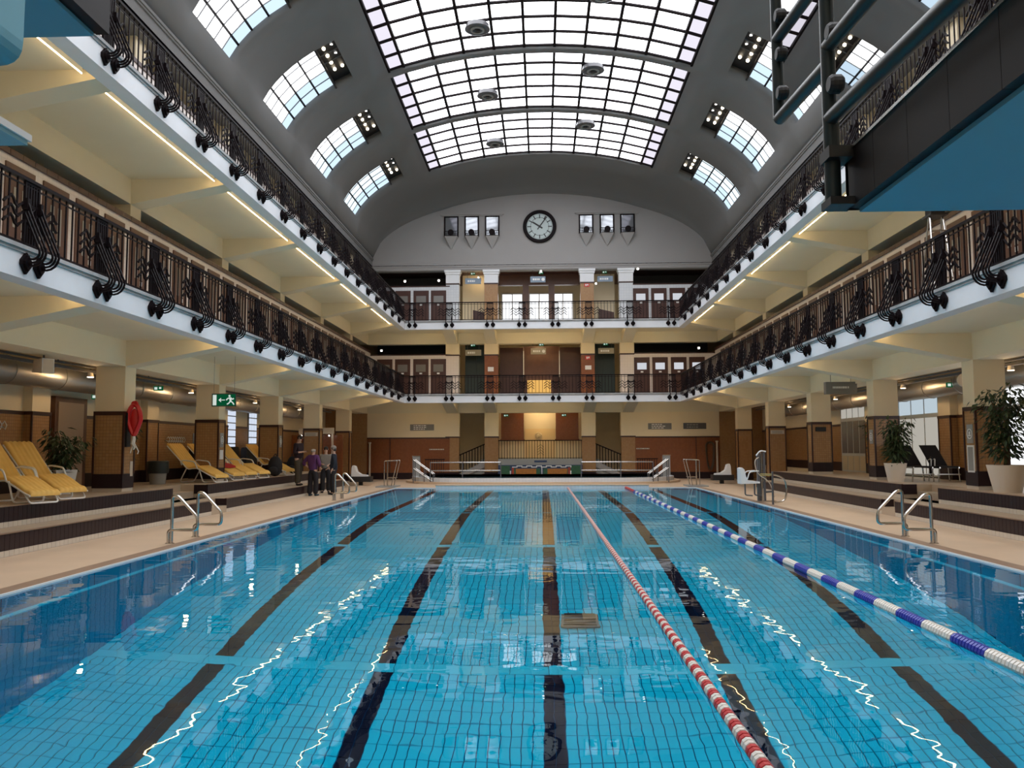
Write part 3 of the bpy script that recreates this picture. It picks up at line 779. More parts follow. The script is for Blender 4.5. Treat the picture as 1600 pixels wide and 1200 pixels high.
railing('railing', 'black iron railing with scroll brackets along the upper gallery on the left', (-GX-0.02, 0, L2), 0, 8.0, GY-0.04, [y for y in BR if y > 8.2])
railing('railing', 'black iron railing with scroll brackets along the lower gallery on the right', (GX+0.02, 0, L1), math.pi, -GY+0.04, -6.5, [-y for y in BR])
railing('railing', 'black iron railing with scroll brackets along the upper gallery on the right', (GX+0.02, 0, L2), math.pi, -GY+0.04, -8.0, [-y for y in BR if y > 8.2])
BXR = [-6.62,-4.72,-2.62,-0.98,0.72,2.42,4.52,6.60]
railing('railing', 'black iron railing across the end wall on the lower gallery', (0, GY+0.02, L1), -math.pi/2, -GX, GX, BXR)
railing('railing', 'black iron railing across the end wall on the upper gallery', (0, GY+0.02, L2), -math.pi/2, -GX, GX, BXR)
# ================================================================== end wall
m = MB(); n = 40
pts = [(-VA-0.3, BY, 11.40), (VA+0.3, BY, 11.40), (VA+0.3, BY, VZ)] + [(vp(math.pi*i/n)[0], BY, vp(math.pi*i/n)[1]+0.02) for i in range(n+1)] + [(-VA-0.3, BY, VZ)]
m.extr(pts, (0, 0.5, 0))
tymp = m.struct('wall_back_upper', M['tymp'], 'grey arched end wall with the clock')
MB().box(-VA, VA, BY-0.06, BY, 11.58, 11.66).box(-VA, VA, BY-0.03, BY, 11.44, 11.58).build('cornice', M['tymp'], tymp)
m = MB().box(-OX, OX, EYB, EYB+0.3, -0.3, 12)
bw = m.struct('wall_back', M['cream'], 'cream wall behind the end galleries')
MB().box(-OX, OX, BY, EYB, 11.45, 11.7).struct('ceiling_back', M['wood'], 'dark ceiling behind the end wall columns')
m = MB()
for s in (-1, 1):
    mirror_box(m, s, 5.0, 9.5, BY+0.002, BY+0.3, 0, L1-0.86)
gw = m.struct('wall_back_lower', M['cream'], 'end wall at pool level either side of the stair hall')
for s in (-1, 1):
    t = MB(); mirror_box(t, s, 5.0, 9.5, BY-0.03, BY+0.002, 0.35, 2.18); t.build('tile_dado', M['rust'], gw)
    t = MB(); mirror_box(t, s, 5.0, 9.5, BY-0.045, BY, 2.18, 2.25); t.build('trim_band', M['trim'], gw)
    t = MB(); mirror_box(t, s, 5.0, 9.5, BY-0.04, BY, 0, 0.35); t.build('base_band', M['dark'], gw)
    t = MB(); mirror_box(t, s, 8.22, 8.26, BY-0.05, BY, 0.35, 2.18); t.build('joint_strip', M['trim'], gw)
    t = MB(); mirror_box(t, s, 9.5, OX, BY, BY+0.3, 0, L1-0.27); t.struct('wall_back_corner_'+('left' if s < 0 else 'right'), M['brown'], 'corner of the end wall beside the %s aisle' % ('left' if s < 0 else 'right'))
# end wall columns, three storeys
nmz = ['outer left', 'inner left', 'inner right', 'outer right']
for i, (a, b) in enumerate(BCOL):
    c = thing('column', '%s column of the stair hall, ochre tiled below and cream above, at pool level' % nmz[i], 'column', ((a+b)/2, BY+0.2, 0), 'stair hall columns')
    MB().box(a, b, BY-0.02, BY+0.5, 0.10, 0.38).build('base', M['dark'], c)
    MB().box(a+0.01, b-0.01, BY-0.01, BY+0.49, 0.38, 2.22).build('tile_shaft', M['brown'], c)
    MB().box(a-0.01, b+0.01, BY-0.03, BY+0.5, 2.22, 2.29).build('trim_band', M['trim'], c)
    MB().box(a, b, BY-0.02, BY+0.5, 2.29, L1-0.86).build('plaster_shaft', M['cream'], c)
    inner = i in (1, 2)
    c = thing('column', '%s column of the stair hall on the lower gallery' % nmz[i], 'column', ((a+b)/2, BY+0.2, L1), 'stair hall columns, lower gallery')
    MB().box(a+0.01, b-0.01, BY-0.01, BY+0.49, L1, 6.68).build('tile_shaft', M['rust'] if inner else M['cabin'], c)
    MB().box(a-0.01, b+0.01, BY-0.03, BY+0.5, 6.68, 6.75).build('trim_band', M['trim'], c)
    MB().box(a, b, BY-0.02, BY+0.5, 6.75, L2-0.86).build('plaster_shaft', M['cream'], c)
    c = thing('column', '%s column of the stair hall on the upper gallery, with moulded capital' % nmz[i], 'column', ((a+b)/2, BY+0.2, L2), 'stair hall columns, upper gallery')
    MB().box(a+0.01, b-0.01, BY-0.01, BY+0.49, L2, 10.62).build('tile_shaft', M['brown'] if inner else M['bluewhite'], c)
    MB().box(a-0.01, b+0.01, BY-0.03, BY+0.5, 10.62, 10.69).build('trim_band', M['trim'], c)
    MB().box(a, b, BY-0.02, BY+0.5, 10.69, 11.18).build('plaster_shaft', M['fascia'], c)
    MB().box(a-0.04, b+0.04, BY-0.06, BY+0.5, 11.18, 11.30).box(a-0.08, b+0.08, BY-0.10, BY+0.5, 11.30, 11.42).build('capital', M['fascia'], c)
# end wall cabins with doors
dmb = MB().box(-DW/2, DW/2, -0.03, 0.02, 0, 2.10).box(-DW/2+0.1, DW/2-0.1, -0.04, 0, 0.12, 0.95)
dback = meshof(dmb, 'door', M['wood'])
fr_me = meshof(MB().box(-0.27,0.27,-0.045,0,1.40,1.80), 'pane', M['doorglass'])
fw_me = meshof(MB().box(-0.25,0.25,-0.045,0,1.44,1.80), 'pane', M['doorglassw'])
np_me = meshof(MB().box(-0.07,0.07,-0.05,0,1.27,1.35), 'number_plate', M['plastic'])
for s, sd in ((-1,'left'), (1,'right')):
    for fl, nm, mt in ((L1,'lower',M['cabin']), (L2,'upper',M['bluewhite'])):
        m = MB(); mirror_box(m, s, 5.0, 9.40, BY, BY+0.1, fl, fl+2.30)
        o = m.struct('wall_cabins_back_%s_%s' % (sd, nm), mt, 'white cabin front with dark red doors, %s end of the %s gallery' % (sd, nm))
        t = MB(); mirror_box(t, s, 5.0, 9.40, BY-0.02, BY+0.12, fl+2.30, fl+2.36); t.build('trim_band', M['trim'], o)
        for xc in ([-8.56,-7.58,-6.58,-5.62] if s < 0 else [5.42,6.40,7.40,8.38]):
            d = inst('door', dback, o, (xc, BY, fl)); inst('pane', fr_me if s < 0 else fw_me, d, (0,0,0)); inst('number_plate', np_me, d, (0,0,0))
        # black sheet stands in for the shade in the gap above the cabins
        t = MB(); mirror_box(t, s, 5.0, 9.40, BY+2.2, BY+2.3, fl+0.0, fl+3.3); t.struct('wall_cabin_shade_%s_%s' % (sd, nm), M['black'], 'black sheet standing in for the shade behind the %s %s cabins' % (sd, nm))
# stair hall partitions
for s, sd in ((-1,'left'), (1,'right')):
    m = MB(); mirror_box(m, s, 4.9, 5.0, BY+0.5, EYB, 0, 11.45); m.struct('wall_stair_hall_'+sd, M['soffit'], '%s side wall of the stair hall' % sd)
# upper gallery stair hall: bright windows and dark posts
for i, (a, b) in enumerate([(-2.35,-1.12), (-0.70,0.48), (0.72,1.90)]):
    o = thing('window_%d' % (30+i), ['left','middle','right'][i]+' bright daylit window behind the upper gallery', None, ((a+b)/2, EYB-0.05, 8.9), kind='structure')
    zb = 8.30
    for q in range(2):
        for r in range(3):
            x0 = a+(b-a)*q/2+0.03; x1 = a+(b-a)*(q+1)/2-0.03; z0 = zb+(10.9-zb)*r/3+0.02; z1 = zb+(10.9-zb)*(r+1)/3-0.02
            MB().box(x0, x1, EYB-0.05, EYB-0.03, z0, z1).build('pane', M['daywin'], o)
    MB().box(a-0.06, b+0.06, EYB-0.04, EYB, zb-0.06, 10.96).build('frame', M['white'], o)
for i, x in enumerate((-0.86, 0.60)):
    MB().box(x-0.17, x+0.17, BY+1.5, BY+1.8, L2, 10.85).single('post', '%s dark post in front of the bright upper windows' % ('left' if i == 0 else 'right'), 'post', M['wood2'])
MB().box(-2.35, 2.14, BY+1.5, BY+1.8, 10.85, 11.45).struct('ceiling_header_upper', M['wood2'], 'dark header over the upper stair hall')
# lower gallery stair hall
for s, sd in ((-1,'left'),(1,'right')):
    m = MB(); P0, P1 = (2.3, 1.05)
    m.box(min(s*1.02,s*2.34), max(s*1.02,s*2.34), BY+1.6, BY+1.75, L1, 7.3)
    o = m.single('wooden_partition', 'dark wooden stair flank on the %s of the lower stair hall' % sd, 'partition', M['wood'])
    t = MB().box(min(s*0.98,s*1.03), max(s*0.98,s*1.03), BY+1.5, BY+1.6, L1+1.2, 7.1); t.build('pale_rail', M['white'], o)
m = MB().box(-1.0, 1.0, BY+1.9, BY+2.0, L1, 7.4).struct('wall_stair_middle', M['wood2'], 'ochre brown wall in the middle of the lower stair hall')
MB().box(-0.80, 0.52, BY+1.80, BY+1.88, L1+0.02, L1+1.05).single('lit_panel', 'amber glowing sheet standing in for a lamplit niche behind the lower end railing', 'glow sheet', M['amber'])  # added glowing sheet, imitates a niche lit by a warm lamp
for s, sd in ((-1,'left'),(1,'right')):
    a, b = (-4.15,-3.05) if s < 0 else (2.85,3.95)
    o = thing('door_%d' % (1 if s < 0 else 2), 'dark green double door on the lower gallery, %s opening' % sd, None, ((a+b)/2, BY+1.0, L1), kind='structure')
    gm = M.setdefault('dgreen', mat('dark_green_paint', (0.02,0.035,0.03), 0.5))
    MB().box(a, (a+b)/2-0.01, BY+1.0, BY+1.05, L1, L1+2.6).build('leaf', gm, o); MB().box((a+b)/2+0.01, b, BY+1.0, BY+1.05, L1, L1+2.6).build('leaf', gm, o)
    MB().box(a-0.1, b+0.1, BY+1.06, BY+1.2, L1, 7.4).build('surround', gm, o)
    # upper level: warm wall with raking stair
    m = MB().box(a-0.3, b+0.2, BY+1.6, BY+1.7, L2, 11.45).struct('wall_stair_upper_'+sd, M['cream'], 'warm lit wall in the %s opening of the upper gallery' % sd)
    st = MB().extr([(a+0.35, BY+0.9, L2), (b+0.1, BY+0.9, L2), (b+0.1, BY+0.9, L2+0.95), (a+0.35, BY+0.9, L2+1.15)], (0,0.3,0))
    st.single('stair_parapet', 'dark sloping stair parapet in the %s opening of the upper gallery' % sd, 'stair', M['wood'])
# lamps of the stair hall
def pend(x, y, z, label, mt='bulbw', r=0.06):
    o = thing('ceiling_lamp', label, 'lamp', (x,y,z))
    MB().lathe([(r*1.2,0.05),(r*1.2,0.08)], (x,y,z), 14).build('cap', M['white'], o)
    MB().ball((x,y,z), r, 12, 8, (1,1,0.8)).build('globe', M[mt], o, True); return o
pend(0.0, BY-0.2, 11.25, 'small bright lamp at the middle of the upper gallery ceiling')
pend(-2.95+0.0, BY+0.7, 10.75, 'small bright lamp in the left opening of the upper gallery', r=0.055)
pend(2.95+0.1, BY+0.7, 10.72, 'small bright lamp in the right opening of the upper gallery', r=0.055)
pend(-7.4, BY-0.5, 10.72, 'round lamp over the left doors of the upper gallery', r=0.06); pend(-5.55, BY-0.5, 10.74, 'round lamp over the upper gallery doors next to the left column', r=0.06)
pend(5.25, BY-0.3, 11.3, 'small lamp over the right doors of the upper gallery', r=0.06)
pend(-8.6, BY-0.8, 6.9, 'round lamp over the left doors of the lower gallery', r=0.06); pend(8.35, BY-0.8, 6.9, 'round lamp over the right doors of the lower gallery', r=0.06)
# hanging sign boards in the openings
signb = M.setdefault('signblue', mat('sign_blue_grey', (0.22,0.29,0.38), 0.4)); signc = M.setdefault('signcream', mat('sign_cream', (0.36,0.33,0.26), 0.5))
def board(x0, x1, z0, z1, y, mt, label, rows=1, mk='plastic', cat='sign', hang=None):
    o = thing('sign_board', label, cat, ((x0+x1)/2, y, z0))
    MB().box(x0, x1, y-0.03, y, z0, z1).build('plate', mt, o)
    h = (z1-z0)/(rows*2+1); w_ = x1-x0
    if hang:
        for xx in (x0+0.12, x1-0.12): MB().tube([(xx,y-0.015,z1),(xx,y-0.015,hang)],0.008,5).build('hanger', M['steel'], o)
    rr = random.Random(int(x0*100)+rows)
    for r in range(rows):
        zz = z0+h*(2*r+1); xa = x0+w_*0.15
        while xa < x0+w_*0.62:
            wl_ = w_*rr.uniform(0.05,0.12); MB().box(xa, xa+wl_, y-0.036, y-0.03, zz, zz+h).build('lettering', M[mk], o); xa += wl_+w_*0.03
    return o
for (z0, lv, mt) in ((10.70,'upper',signb), (6.72,'lower',signc)):
    board(-4.18,-3.30,z0,z0+0.32,BY+0.3,mt,'hanging sign in the left opening of the %s gallery' % lv, hang=z0+0.74)
    o = board(-0.58,0.25,z0+0.05,z0+0.38,BY+0.3,mt,'hanging sign in the middle opening of the %s gallery' % lv, hang=z0+0.74)
    MB().lathe([(0.09,-0.036),(0.09,-0.03)], (0.12,BY+0.3,z0+0.21), 14, 'y').build('symbol', M['plastic'], o)
    board(3.10,3.95,z0+0.05,z0+0.36,BY+0.3,mt,'hanging sign in the right opening of the %s gallery' % lv, hang=z0+0.74)
def exit_small(x, y, z, label, hang=None):
    o = thing('exit_sign', label, 'exit sign', (x,y,z))
    MB().box(x-0.13,x+0.13,y-0.02,y+0.02,z,z+0.13).build('housing', M['exitg'], o)
    MB().tube([(x,y,z+0.13),(x,y,hang if hang else z+0.25)],0.008,5).build('hanger', M['steel'], o)
    MB().box(x-0.10,x-0.02,y-0.026,y-0.02,z+0.03,z+0.10).build('symbol', M['exitw'], o); MB().box(x+0.03,x+0.09,y-0.026,y-0.02,z+0.05,z+0.10).build('arrow', M['exitw'], o)
    return o
for (x, nm) in ((-3.75,'left'), (0.0,'middle'), (3.5,'right')):
    exit_small(x, BY+0.25, 11.20, 'small green exit sign over the %s opening of the upper gallery' % nm)
    exit_small(x, BY+0.25, 7.22, 'small green exit sign over the %s opening of the lower gallery' % nm)
exit_small(-1.95, BY+0.25, 3.36, 'small green exit sign over the brown panel left of the landing'); exit_small(1.2, BY+0.25, 3.36, 'small green exit sign over the brown panel right of the landing')
def plate(x0,x1,z0,z1,y,mt,label,cat='sign',mark=None):
    o = MB().box(x0,x1,y-0.02,y,z0,z1).single('wall_plate', label, cat, mt)
    if mark: MB().box(x0+(x1-x0)*.2,x0+(x1-x0)*.45,y-0.026,y-0.02,z0+(z1-z0)*.2,z1-(z1-z0)*.2).box(x0+(x1-x0)*.55,x0+(x1-x0)*.8,y-0.026,y-0.02,z0+(z1-z0)*.35,z1-(z1-z0)*.2).build('symbol', mark, o)
    return o
plate(2.36,2.64,10.42,10.60,BY-0.012,M['red'],'red fire equipment sign on the inner right column of the upper gallery',mark=M['plastic'])
plate(2.38,2.66,6.42,6.62,BY-0.012,M['red'],'red fire equipment sign on the inner right column of the lower gallery',mark=M['plastic'])
plate(2.36,2.70,5.88,6.10,BY-0.012,M['plastic'],'white notice on the inner right column of the lower gallery','notice')
plate(-2.92,-2.60,5.82,6.06,BY-0.012,M['plastic'],'white notice on the inner left column of the lower gallery','notice')
board(-7.15,-5.85,2.63,2.96,BY-0.005,M['midgrey'],'grey sign with three lines of pale lettering on the left end wall',3)
board(5.70,6.95,2.63,2.96,BY-0.005,M['midgrey'],'grey sign with three lines of pale lettering on the right end wall',3)
board(7.58,8.80,2.64,2.96,BY-0.005,M['steel'],'dark sign with two lines on the right end wall near the corner',2,'grey')
# small balcony windows on the end wall
mirr = mat('window_reflecting', (0.35,0.37,0.40), 0.08, metal=0.6)
iy = BY
for gi, (sd, xs, z0, z1) in enumerate((('left', [-4.92,-3.79,-2.66], 13.28, 14.43), ('right', [2.50,3.64,4.76], 13.36, 14.44))):
    MB().box(xs[0]-0.62, xs[2]+0.62, iy-0.12, iy, z1+0.06, z1+0.17).box(xs[0]-0.56, xs[2]+0.56, iy-0.07, iy, z1+0.0, z1+0.06).single('window_hood', 'moulded hood over the three small windows %s of the clock' % sd, 'moulding', M['tymp'])
    for k, x in enumerate(xs):
        pos = ['left','middle','right'][k]
        o = thing('window_%d' % (40+gi*3+k), '%s of the three small balcony windows %s of the clock' % (pos, sd), None, (x, iy, z0), kind='structure')
        MB().box(x-0.40,x+0.40,iy-0.05,iy,z0,z1).build('frame', M['iron'], o)
        MB().box(x-0.32,x+0.32,iy-0.055,iy-0.05,z0+0.05,z1-0.08).build('pane', mirr, o)
        g = thing('window_balcony', 'black iron basket under the %s small window %s of the clock' % (pos, sd), 'balcony', (x, iy, z0))
        MB().extr([(x-0.40,iy,z0-0.02),(x+0.40,iy,z0-0.02),(x+0.34,iy-0.32,z0-0.02),(x-0.34,iy-0.32,z0-0.02)], (0,0,0.03)).build('ledge', M['iron'], g)
        for bx_ in range(7):
            xx = x-0.36+0.12*bx_; MB().tube([(xx,iy-0.30,z0+0.0),(xx,iy-0.36,z0+0.12),(xx,iy-0.30,z0+0.24)],0.012,4).build('bar', M['iron'], g)
        MB().tube([(x-0.4,iy,z0+0.25),(x-0.36,iy-0.31,z0+0.25),(x+0.36,iy-0.31,z0+0.25),(x+0.4,iy,z0+0.25)],0.018,5).build('top_rail', M['iron'], g)
        MB().lathe([(0.17,-0.40),(0.17,-0.36)], (x,iy,z0+0.16), 14, 'y').build('medallion', M['iron'], g)
        cb = MB(); B_ = [(x-0.40,iy,z0-0.02),(x+0.40,iy,z0-0.02),(x+0.34,iy-0.32,z0-0.02),(x-0.34,iy-0.32,z0-0.02)]
        cb.add(B_+[(x,iy,z0-0.72)], [(0,1,2,3),(0,4,1),(1,4,2),(2,4,3),(3,4,0)]); cb.build('corbel', M['tymp'], g)
# clock, showing six minutes past ten
cx_, cz_ = -0.05, 13.79
ck = thing('wall_clock', 'large round black rimmed clock with pale dial on the end wall', 'clock', (cx_, BY, cz_))
MB().lathe([(0.72,0.0),(0.90,0.0),(0.92,-0.08),(0.88,-0.14),(0.76,-0.12),(0.72,-0.06)], (cx_,BY,cz_), 48, 'y', cap=False).build('rim', M['iron'], ck, True)
MB().lathe([(0.76,-0.02),(0.76,-0.05)], (cx_,BY,cz_), 48, 'y').build('dial', mat('clock_dial', (0.50,0.58,0.58), 0.4), ck)
for (r0, r1, nm) in ((0.72,0.745,'minute_ring'), (0.49,0.51,'hour_ring')):
    MB().lathe([(r0,-0.05),(r0,-0.056),(r1,-0.056),(r1,-0.05)], (cx_,BY,cz_), 48, 'y', cap=False).build(nm, M['black'], ck)
def radial(a, r0, r1, w_, yy_): 
    d = Vector((math.sin(a),0,math.cos(a))); e = Vector((math.cos(a),0,-math.sin(a)))
    c = Vector((cx_,BY+yy_,cz_))+d*((r0+r1)/2); return MB().obox(c, d*((r1-r0)/2), e*(w_/2), Vector((0,0.004,0)))
for h in range(12): radial(h*math.pi/6, 0.46, 0.68, 0.05, -0.056).build('hour_mark', M['black'], ck)
for h in range(60): radial(h*math.pi/30, 0.66, 0.72, 0.018, -0.055).build('minute_mark', M['black'], ck)
radial(math.radians(303), -0.18, 0.46, 0.085, -0.064).build('hour_hand', M['black'], ck)
radial(math.radians(36), -0.20, 0.66, 0.055, -0.072).build('minute_hand', M['black'], ck)
MB().lathe([(0.06,-0.05),(0.05,-0.09)], (cx_,BY,cz_), 16, 'y').build('hub', M['black'], ck)
# ================================================================== children's basin and landing
def oval(inset, n=10):
    hx, y0, y1 = 6.75-inset, 38.1+inset, 44.3
    pts = []
    r = 3.4-inset
    for i in range(n+1):
        a = math.pi+ (math.pi/2)*i/n; pts.append((-hx+r+r*math.cos(a), y0+r+r*math.sin(a)))
    for i in range(n+1):
        a = -math.pi/2+(math.pi/2)*i/n; pts.append((hx-r+r*math.cos(a), y0+r+r*math.sin(a)))
    return pts+[(hx, y1), (-hx, y1)]
kb = thing('paddling_pool', 'raised oval paddling pool with white tiled rim at the far end', 'paddling pool', (0, 41, 0))
MB().extr([(x,y,0) for x,y in oval(0)], (0,0,0.10)).build('kerb', M['deck'], kb)
P = oval(0.30); Q = oval(0.55)
rim = MB()
for i in range(len(P)):
    j = (i+1) % len(P)
    rim.hexa([(*P[i],0.10),(*P[j],0.10),(*Q[j],0.10),(*Q[i],0.10),(*P[i],0.28),(*P[j],0.28),(*Q[j],0.28),(*Q[i],0.28)])
rim.build('tiled_rim', M['bluewhite'], kb)
MB().extr([(x,y,0.10) for x,y in oval(0.56)], (0,0,0.06)).build('basin_water', mat('basin_water',(0.03,0.07,0.09),0.1), kb)
mosaic = {'navy': mat('mosaic_navy',(0.03,0.055,0.13),0.3), 'orange': mat('mosaic_orange',(0.42,0.16,0.03),0.3,var=.3,vscale=9), 'green': mat('mosaic_green',(0.03,0.11,0.055),0.3,var=.3,vscale=9), 'redm': mat('mosaic_red',(0.35,0.05,0.03),0.3)}
mw = thing('mosaic_panel', 'blue, orange and green mosaic wall below the landing', 'mosaic', (0,44.4,0.1))
MB().box(-2.34,2.13,44.40,44.6,0.0,0.76).build('ground', mosaic['navy'], mw)
for (a,b) in ((-1.40,-0.32),(0.28,1.32)):
    MB().box(a,b,44.385,44.40,0.28,0.56).build('orange_field', mosaic['orange'], mw)
    for e in (a-0.22,b): MB().box(e,e+0.22,44.387,44.40,0.22,0.56).build('green_end', mosaic['green'], mw)
for (a,b) in ((-2.20,-1.72),(1.55,2.02)): MB().box(a,b,44.385,44.40,0.24,0.72).build('green_square', mosaic['green'], mw)
def zig(x0, x1, z, h, st=0.26):
    mb = MB(); x = x0; up = 0
    while x < x1:
        mb.box(x, x+st, 44.38, 44.40, z+up*h, z+up*h+0.05)
        mb.box(x+st-0.025, x+st+0.025, 44.38, 44.40, z, z+h+0.05); x += st; up = 1-up
    return mb
zig(-2.3,2.0,0.10,0.07).build('white_meander', M['plastic'], mw); zig(-1.6,1.5,0.62,0.06).build('white_meander', M['plastic'], mw)
for (xa, xb) in ((-1.72,-1.66),(1.48,1.54)): MB().box(xa,xb,44.38,44.40,0.2,0.45).build('white_meander', M['plastic'], mw)
for (xa, xb) in ((-1.62,-1.5),(1.36,1.5)): MB().box(xa,xb,44.386,44.40,0.18,0.62).build('red_edge', mosaic['redm'], mw)
MB().box(-0.04,0.0,44.38,44.40,0.12,0.62).build('white_meander', M['plastic'], mw)
ld = MB().box(-2.34,2.13,44.40,EYB,0.76,1.08).struct('floor_landing', M['grey'], 'grey landing above the mosaic')
MB().box(-0.42,0.25,44.38,44.40,0.90,1.0).single('landing_plaque', 'small dark blue plaque above the mosaic', 'plaque', mosaic['navy'])
lr = thing('landing_railing', 'black iron balustrade on the landing above the mosaic', 'railing', (0,44.5,1.08))
MB().box(-2.34,2.13,44.48,44.53,2.03,2.08).build('handrail', M['iron'], lr); MB().box(-2.34,2.13,44.49,44.52,1.12,1.14).build('bottom_rail', M['iron'], lr)
lb_me = meshof(MB().box(-0.014,0.014,-0.014,0.014,0,0.95),'baluster',M['iron'],uv=False)
for i in range(31): inst('baluster', lb_me, lr, (-2.30+4.40*i/30, 0.005, 0.0))
mb = MB()
for zz in (0.2,0.34,0.48,0.62): mb.tube([(-0.17,0,zz),(0,0,zz+0.14),(0.17,0,zz)],0.012,4)
cv = meshof(mb,'chevron_ornament',M['iron'],uv=False); inst('chevron_ornament', cv, lr, (-0.08,0.0,0))
for s, sd in ((-1,'left'),(1,'right')):
    xa, xb = (-4.5,-3.1) if s < 0 else (2.88,4.28)
    st = thing('stair', 'flight of steps with iron balusters rising in the %s opening' % sd, 'stair', ((xa+xb)/2,45.6,0))
    for i in range(7):
        f0 = i/7; x_ = xa+(xb-xa)*f0 if s < 0 else xb-(xb-xa)*f0; x2 = xb if s < 0 else xa
        MB().box(min(x_,x2),max(x_,x2),45.3,46.8,0.15*i,0.15*(i+1)).build('step', M['grey'], st)
    lo, hi = (xa, xb) if s < 0 else (xb, xa)
    MB().extr([(lo,45.2,0.02),(hi,45.2,0.62),(hi,45.2,0.97),(lo,45.2,0.27)],(0,0.1,0)).build('stringer', M['tymp'], st)
    MB().extr([(lo+ (hi-lo)*0.3,45.19,0.02),(hi,45.19,0.02),(hi,45.19,0.30)],(0,0.03,0)).build('red_triangle', M['rust'], st)
    MB().obox(((lo+hi)/2,45.25,1.58),((hi-lo)/2,0,0.30),(0,0.03,0),(0,0,0.03)).build('handrail', M['iron'], st)
    for i in range(9):
        t = (i+0.5)/9; x_ = lo+(hi-lo)*t
        MB().box(x_-0.022,x_+0.022,45.23,45.27,0.27+0.70*t,1.28+0.60*t).build('baluster', M['iron'], st)
# landing hall: brown panels, lit niche with lion mask
for s, sd, a, b in ((-1,'left',-2.30,-1.02),(1,'right',0.78,2.05)):
    MB().box(a,b,46.9,47.0,2.16,3.62).box(a-0.04,b+0.04,46.88,47.02,2.10,2.16).single('wall_panel', 'large dark rust panel on the %s of the landing' % sd, 'panel', M['rust'])
MB().box(-2.6,2.4,47.6,47.7,1.08,L1-0.27).struct('wall_landing', M['cream'], 'cream niche wall behind the landing')
MB().box(-0.99,0.75,47.55,47.6,1.08,2.75).struct('wall_landing_niche', mat('pale_niche',(0.85,0.66,0.38),0.6), 'warm pale wall panel behind the landing')
lm = thing('lion_mask', 'round relief mask on the warm niche wall above the landing', 'relief', (-0.2,47.5,2.34))
MB().lathe([(0.20,0.05),(0.22,0.0),(0.16,-0.03),(0.15,0.02)],(-0.2,47.5,2.34),20,'y',cap=False).build('ring', M['cream'], lm, True)
MB().ball((-0.2,47.5,2.34),0.13,12,8,(1,0.5,1)).ball((-0.2,47.43,2.30),0.05,8,6).build('face', M['cream'], lm, True)
pl = bpy.data.lights.new('niche_lamp','POINT'); pl.energy = 60; pl.color = (1,0.72,0.36); pl.shadow_soft_size = 0.12
def lamp_light(o, loc, energy, color=(1,0.72,0.38), size=0.08, kind='POINT', spot=None, aim=None):
    d = bpy.data.lights.new(o.name+'_light', kind); d.energy = energy; d.color = color; d.shadow_soft_size = size
    if spot: d.spot_size = spot; d.spot_blend = 0.7
    l = bpy.data.objects.new('light', d); C.objects.link(l); l.parent = o; l.location = Vector(loc)-wloc(o)
    if aim is not None: l.rotation_euler = (Vector(aim)-Vector(loc)).to_track_quat('-Z','Y').to_euler()
    return l
o = pend(-0.1, 46.6, 3.95, 'warm ceiling lamp over the landing', 'bulb', 0.07); lamp_light(o, (-0.1,46.6,3.8), 35)
o = pend(-0.1, BY+0.9, 7.6, 'warm ceiling lamp in the lower stair hall', 'bulb', 0.06); lamp_light(o, (-0.1,BY+0.9,7.4), 18)
o = pend(-3.5, BY+1.0, 11.2, 'warm ceiling lamp in the left upper stair opening', 'bulb', 0.05); lamp_light(o, (-3.5,BY+1.0,11.0), 7)
# grey consoles, fences and steel rails round the paddling pool
for s, sd in ((-1,'left'),(1,'right')):
    xc = -6.35 if s < 0 else 6.20
    c = thing('shower_console', 'grey steel console at the %s end of the paddling pool' % sd, 'console', (xc,42,0.1))
    MB().box(xc-0.18,xc+0.18,41.9,42.15,0.0,1.25).build('body', M['grey'], c); MB().box(xc-0.2,xc+0.2,41.88,42.17,1.25,1.29).build('cap', M['chrome'], c)
    MB().tube([(xc,41.88,1.1),(xc,41.78,1.12),(xc,41.76,1.05)],0.02,6).build('spout', M['chrome'], c)
    f = thing('low_fence', 'black baluster fence by the end wall on the %s' % sd, 'fence', (s*5.75,43.6,0))
    xa, xb = (-6.15,-5.1) if s < 0 else (4.9,6.0)
    MB().box(xa,xb,43.58,43.62,1.05,1.10).build('handrail', M['iron'], f)
    for i in range(9): inst('baluster', lb_me, f, (xa+(xb-xa)*(i+0.5)/9-s*5.75, 0, 0.1))
    g = thing('handrail', 'double steel handrail on the %s rim of the paddling pool' % sd, 'handrail', (s*3.9,38.6,0.1))
    x0, x1 = (-5.2,-1.92) if s < 0 else (1.80,5.1)
    for zz in (1.0,0.62): MB().tube([(x0,38.7,zz),(x1,38.7,zz)],0.024,8).build('rail', M['chrome'], g, True)
    for xx in ((-5.2,-3.7,-1.92) if s < 0 else (1.80,3.62,5.1)): MB().tube([(xx,38.7,0.1),(xx,38.7,1.02)],0.026,8).build('post', M['steel'], g, True)
    g = thing('stair_rail', 'sloping pair of steel rails at the %s entry of the paddling pool' % sd, 'handrail', (s*5.6,38.9,0.0))
    xo, xi = (-6.03,-5.1) if s < 0 else (5.85,4.95)
    for yy_ in (38.95, 39.5):
        for dz in (0,-0.40): MB().tube([(xo,yy_,1.12+dz),(xi,yy_,0.45+dz*0.9)],0.026,8).build('rail', M['chrome'], g, True)
        for (xx,zt) in ((xo,1.14),(xi,0.47),(xi+(xo-xi)*0.45,0.78)): MB().tube([(xx,yy_,0.05),(xx,yy_,zt)],0.024,8).build('post', M['steel'], g, True)
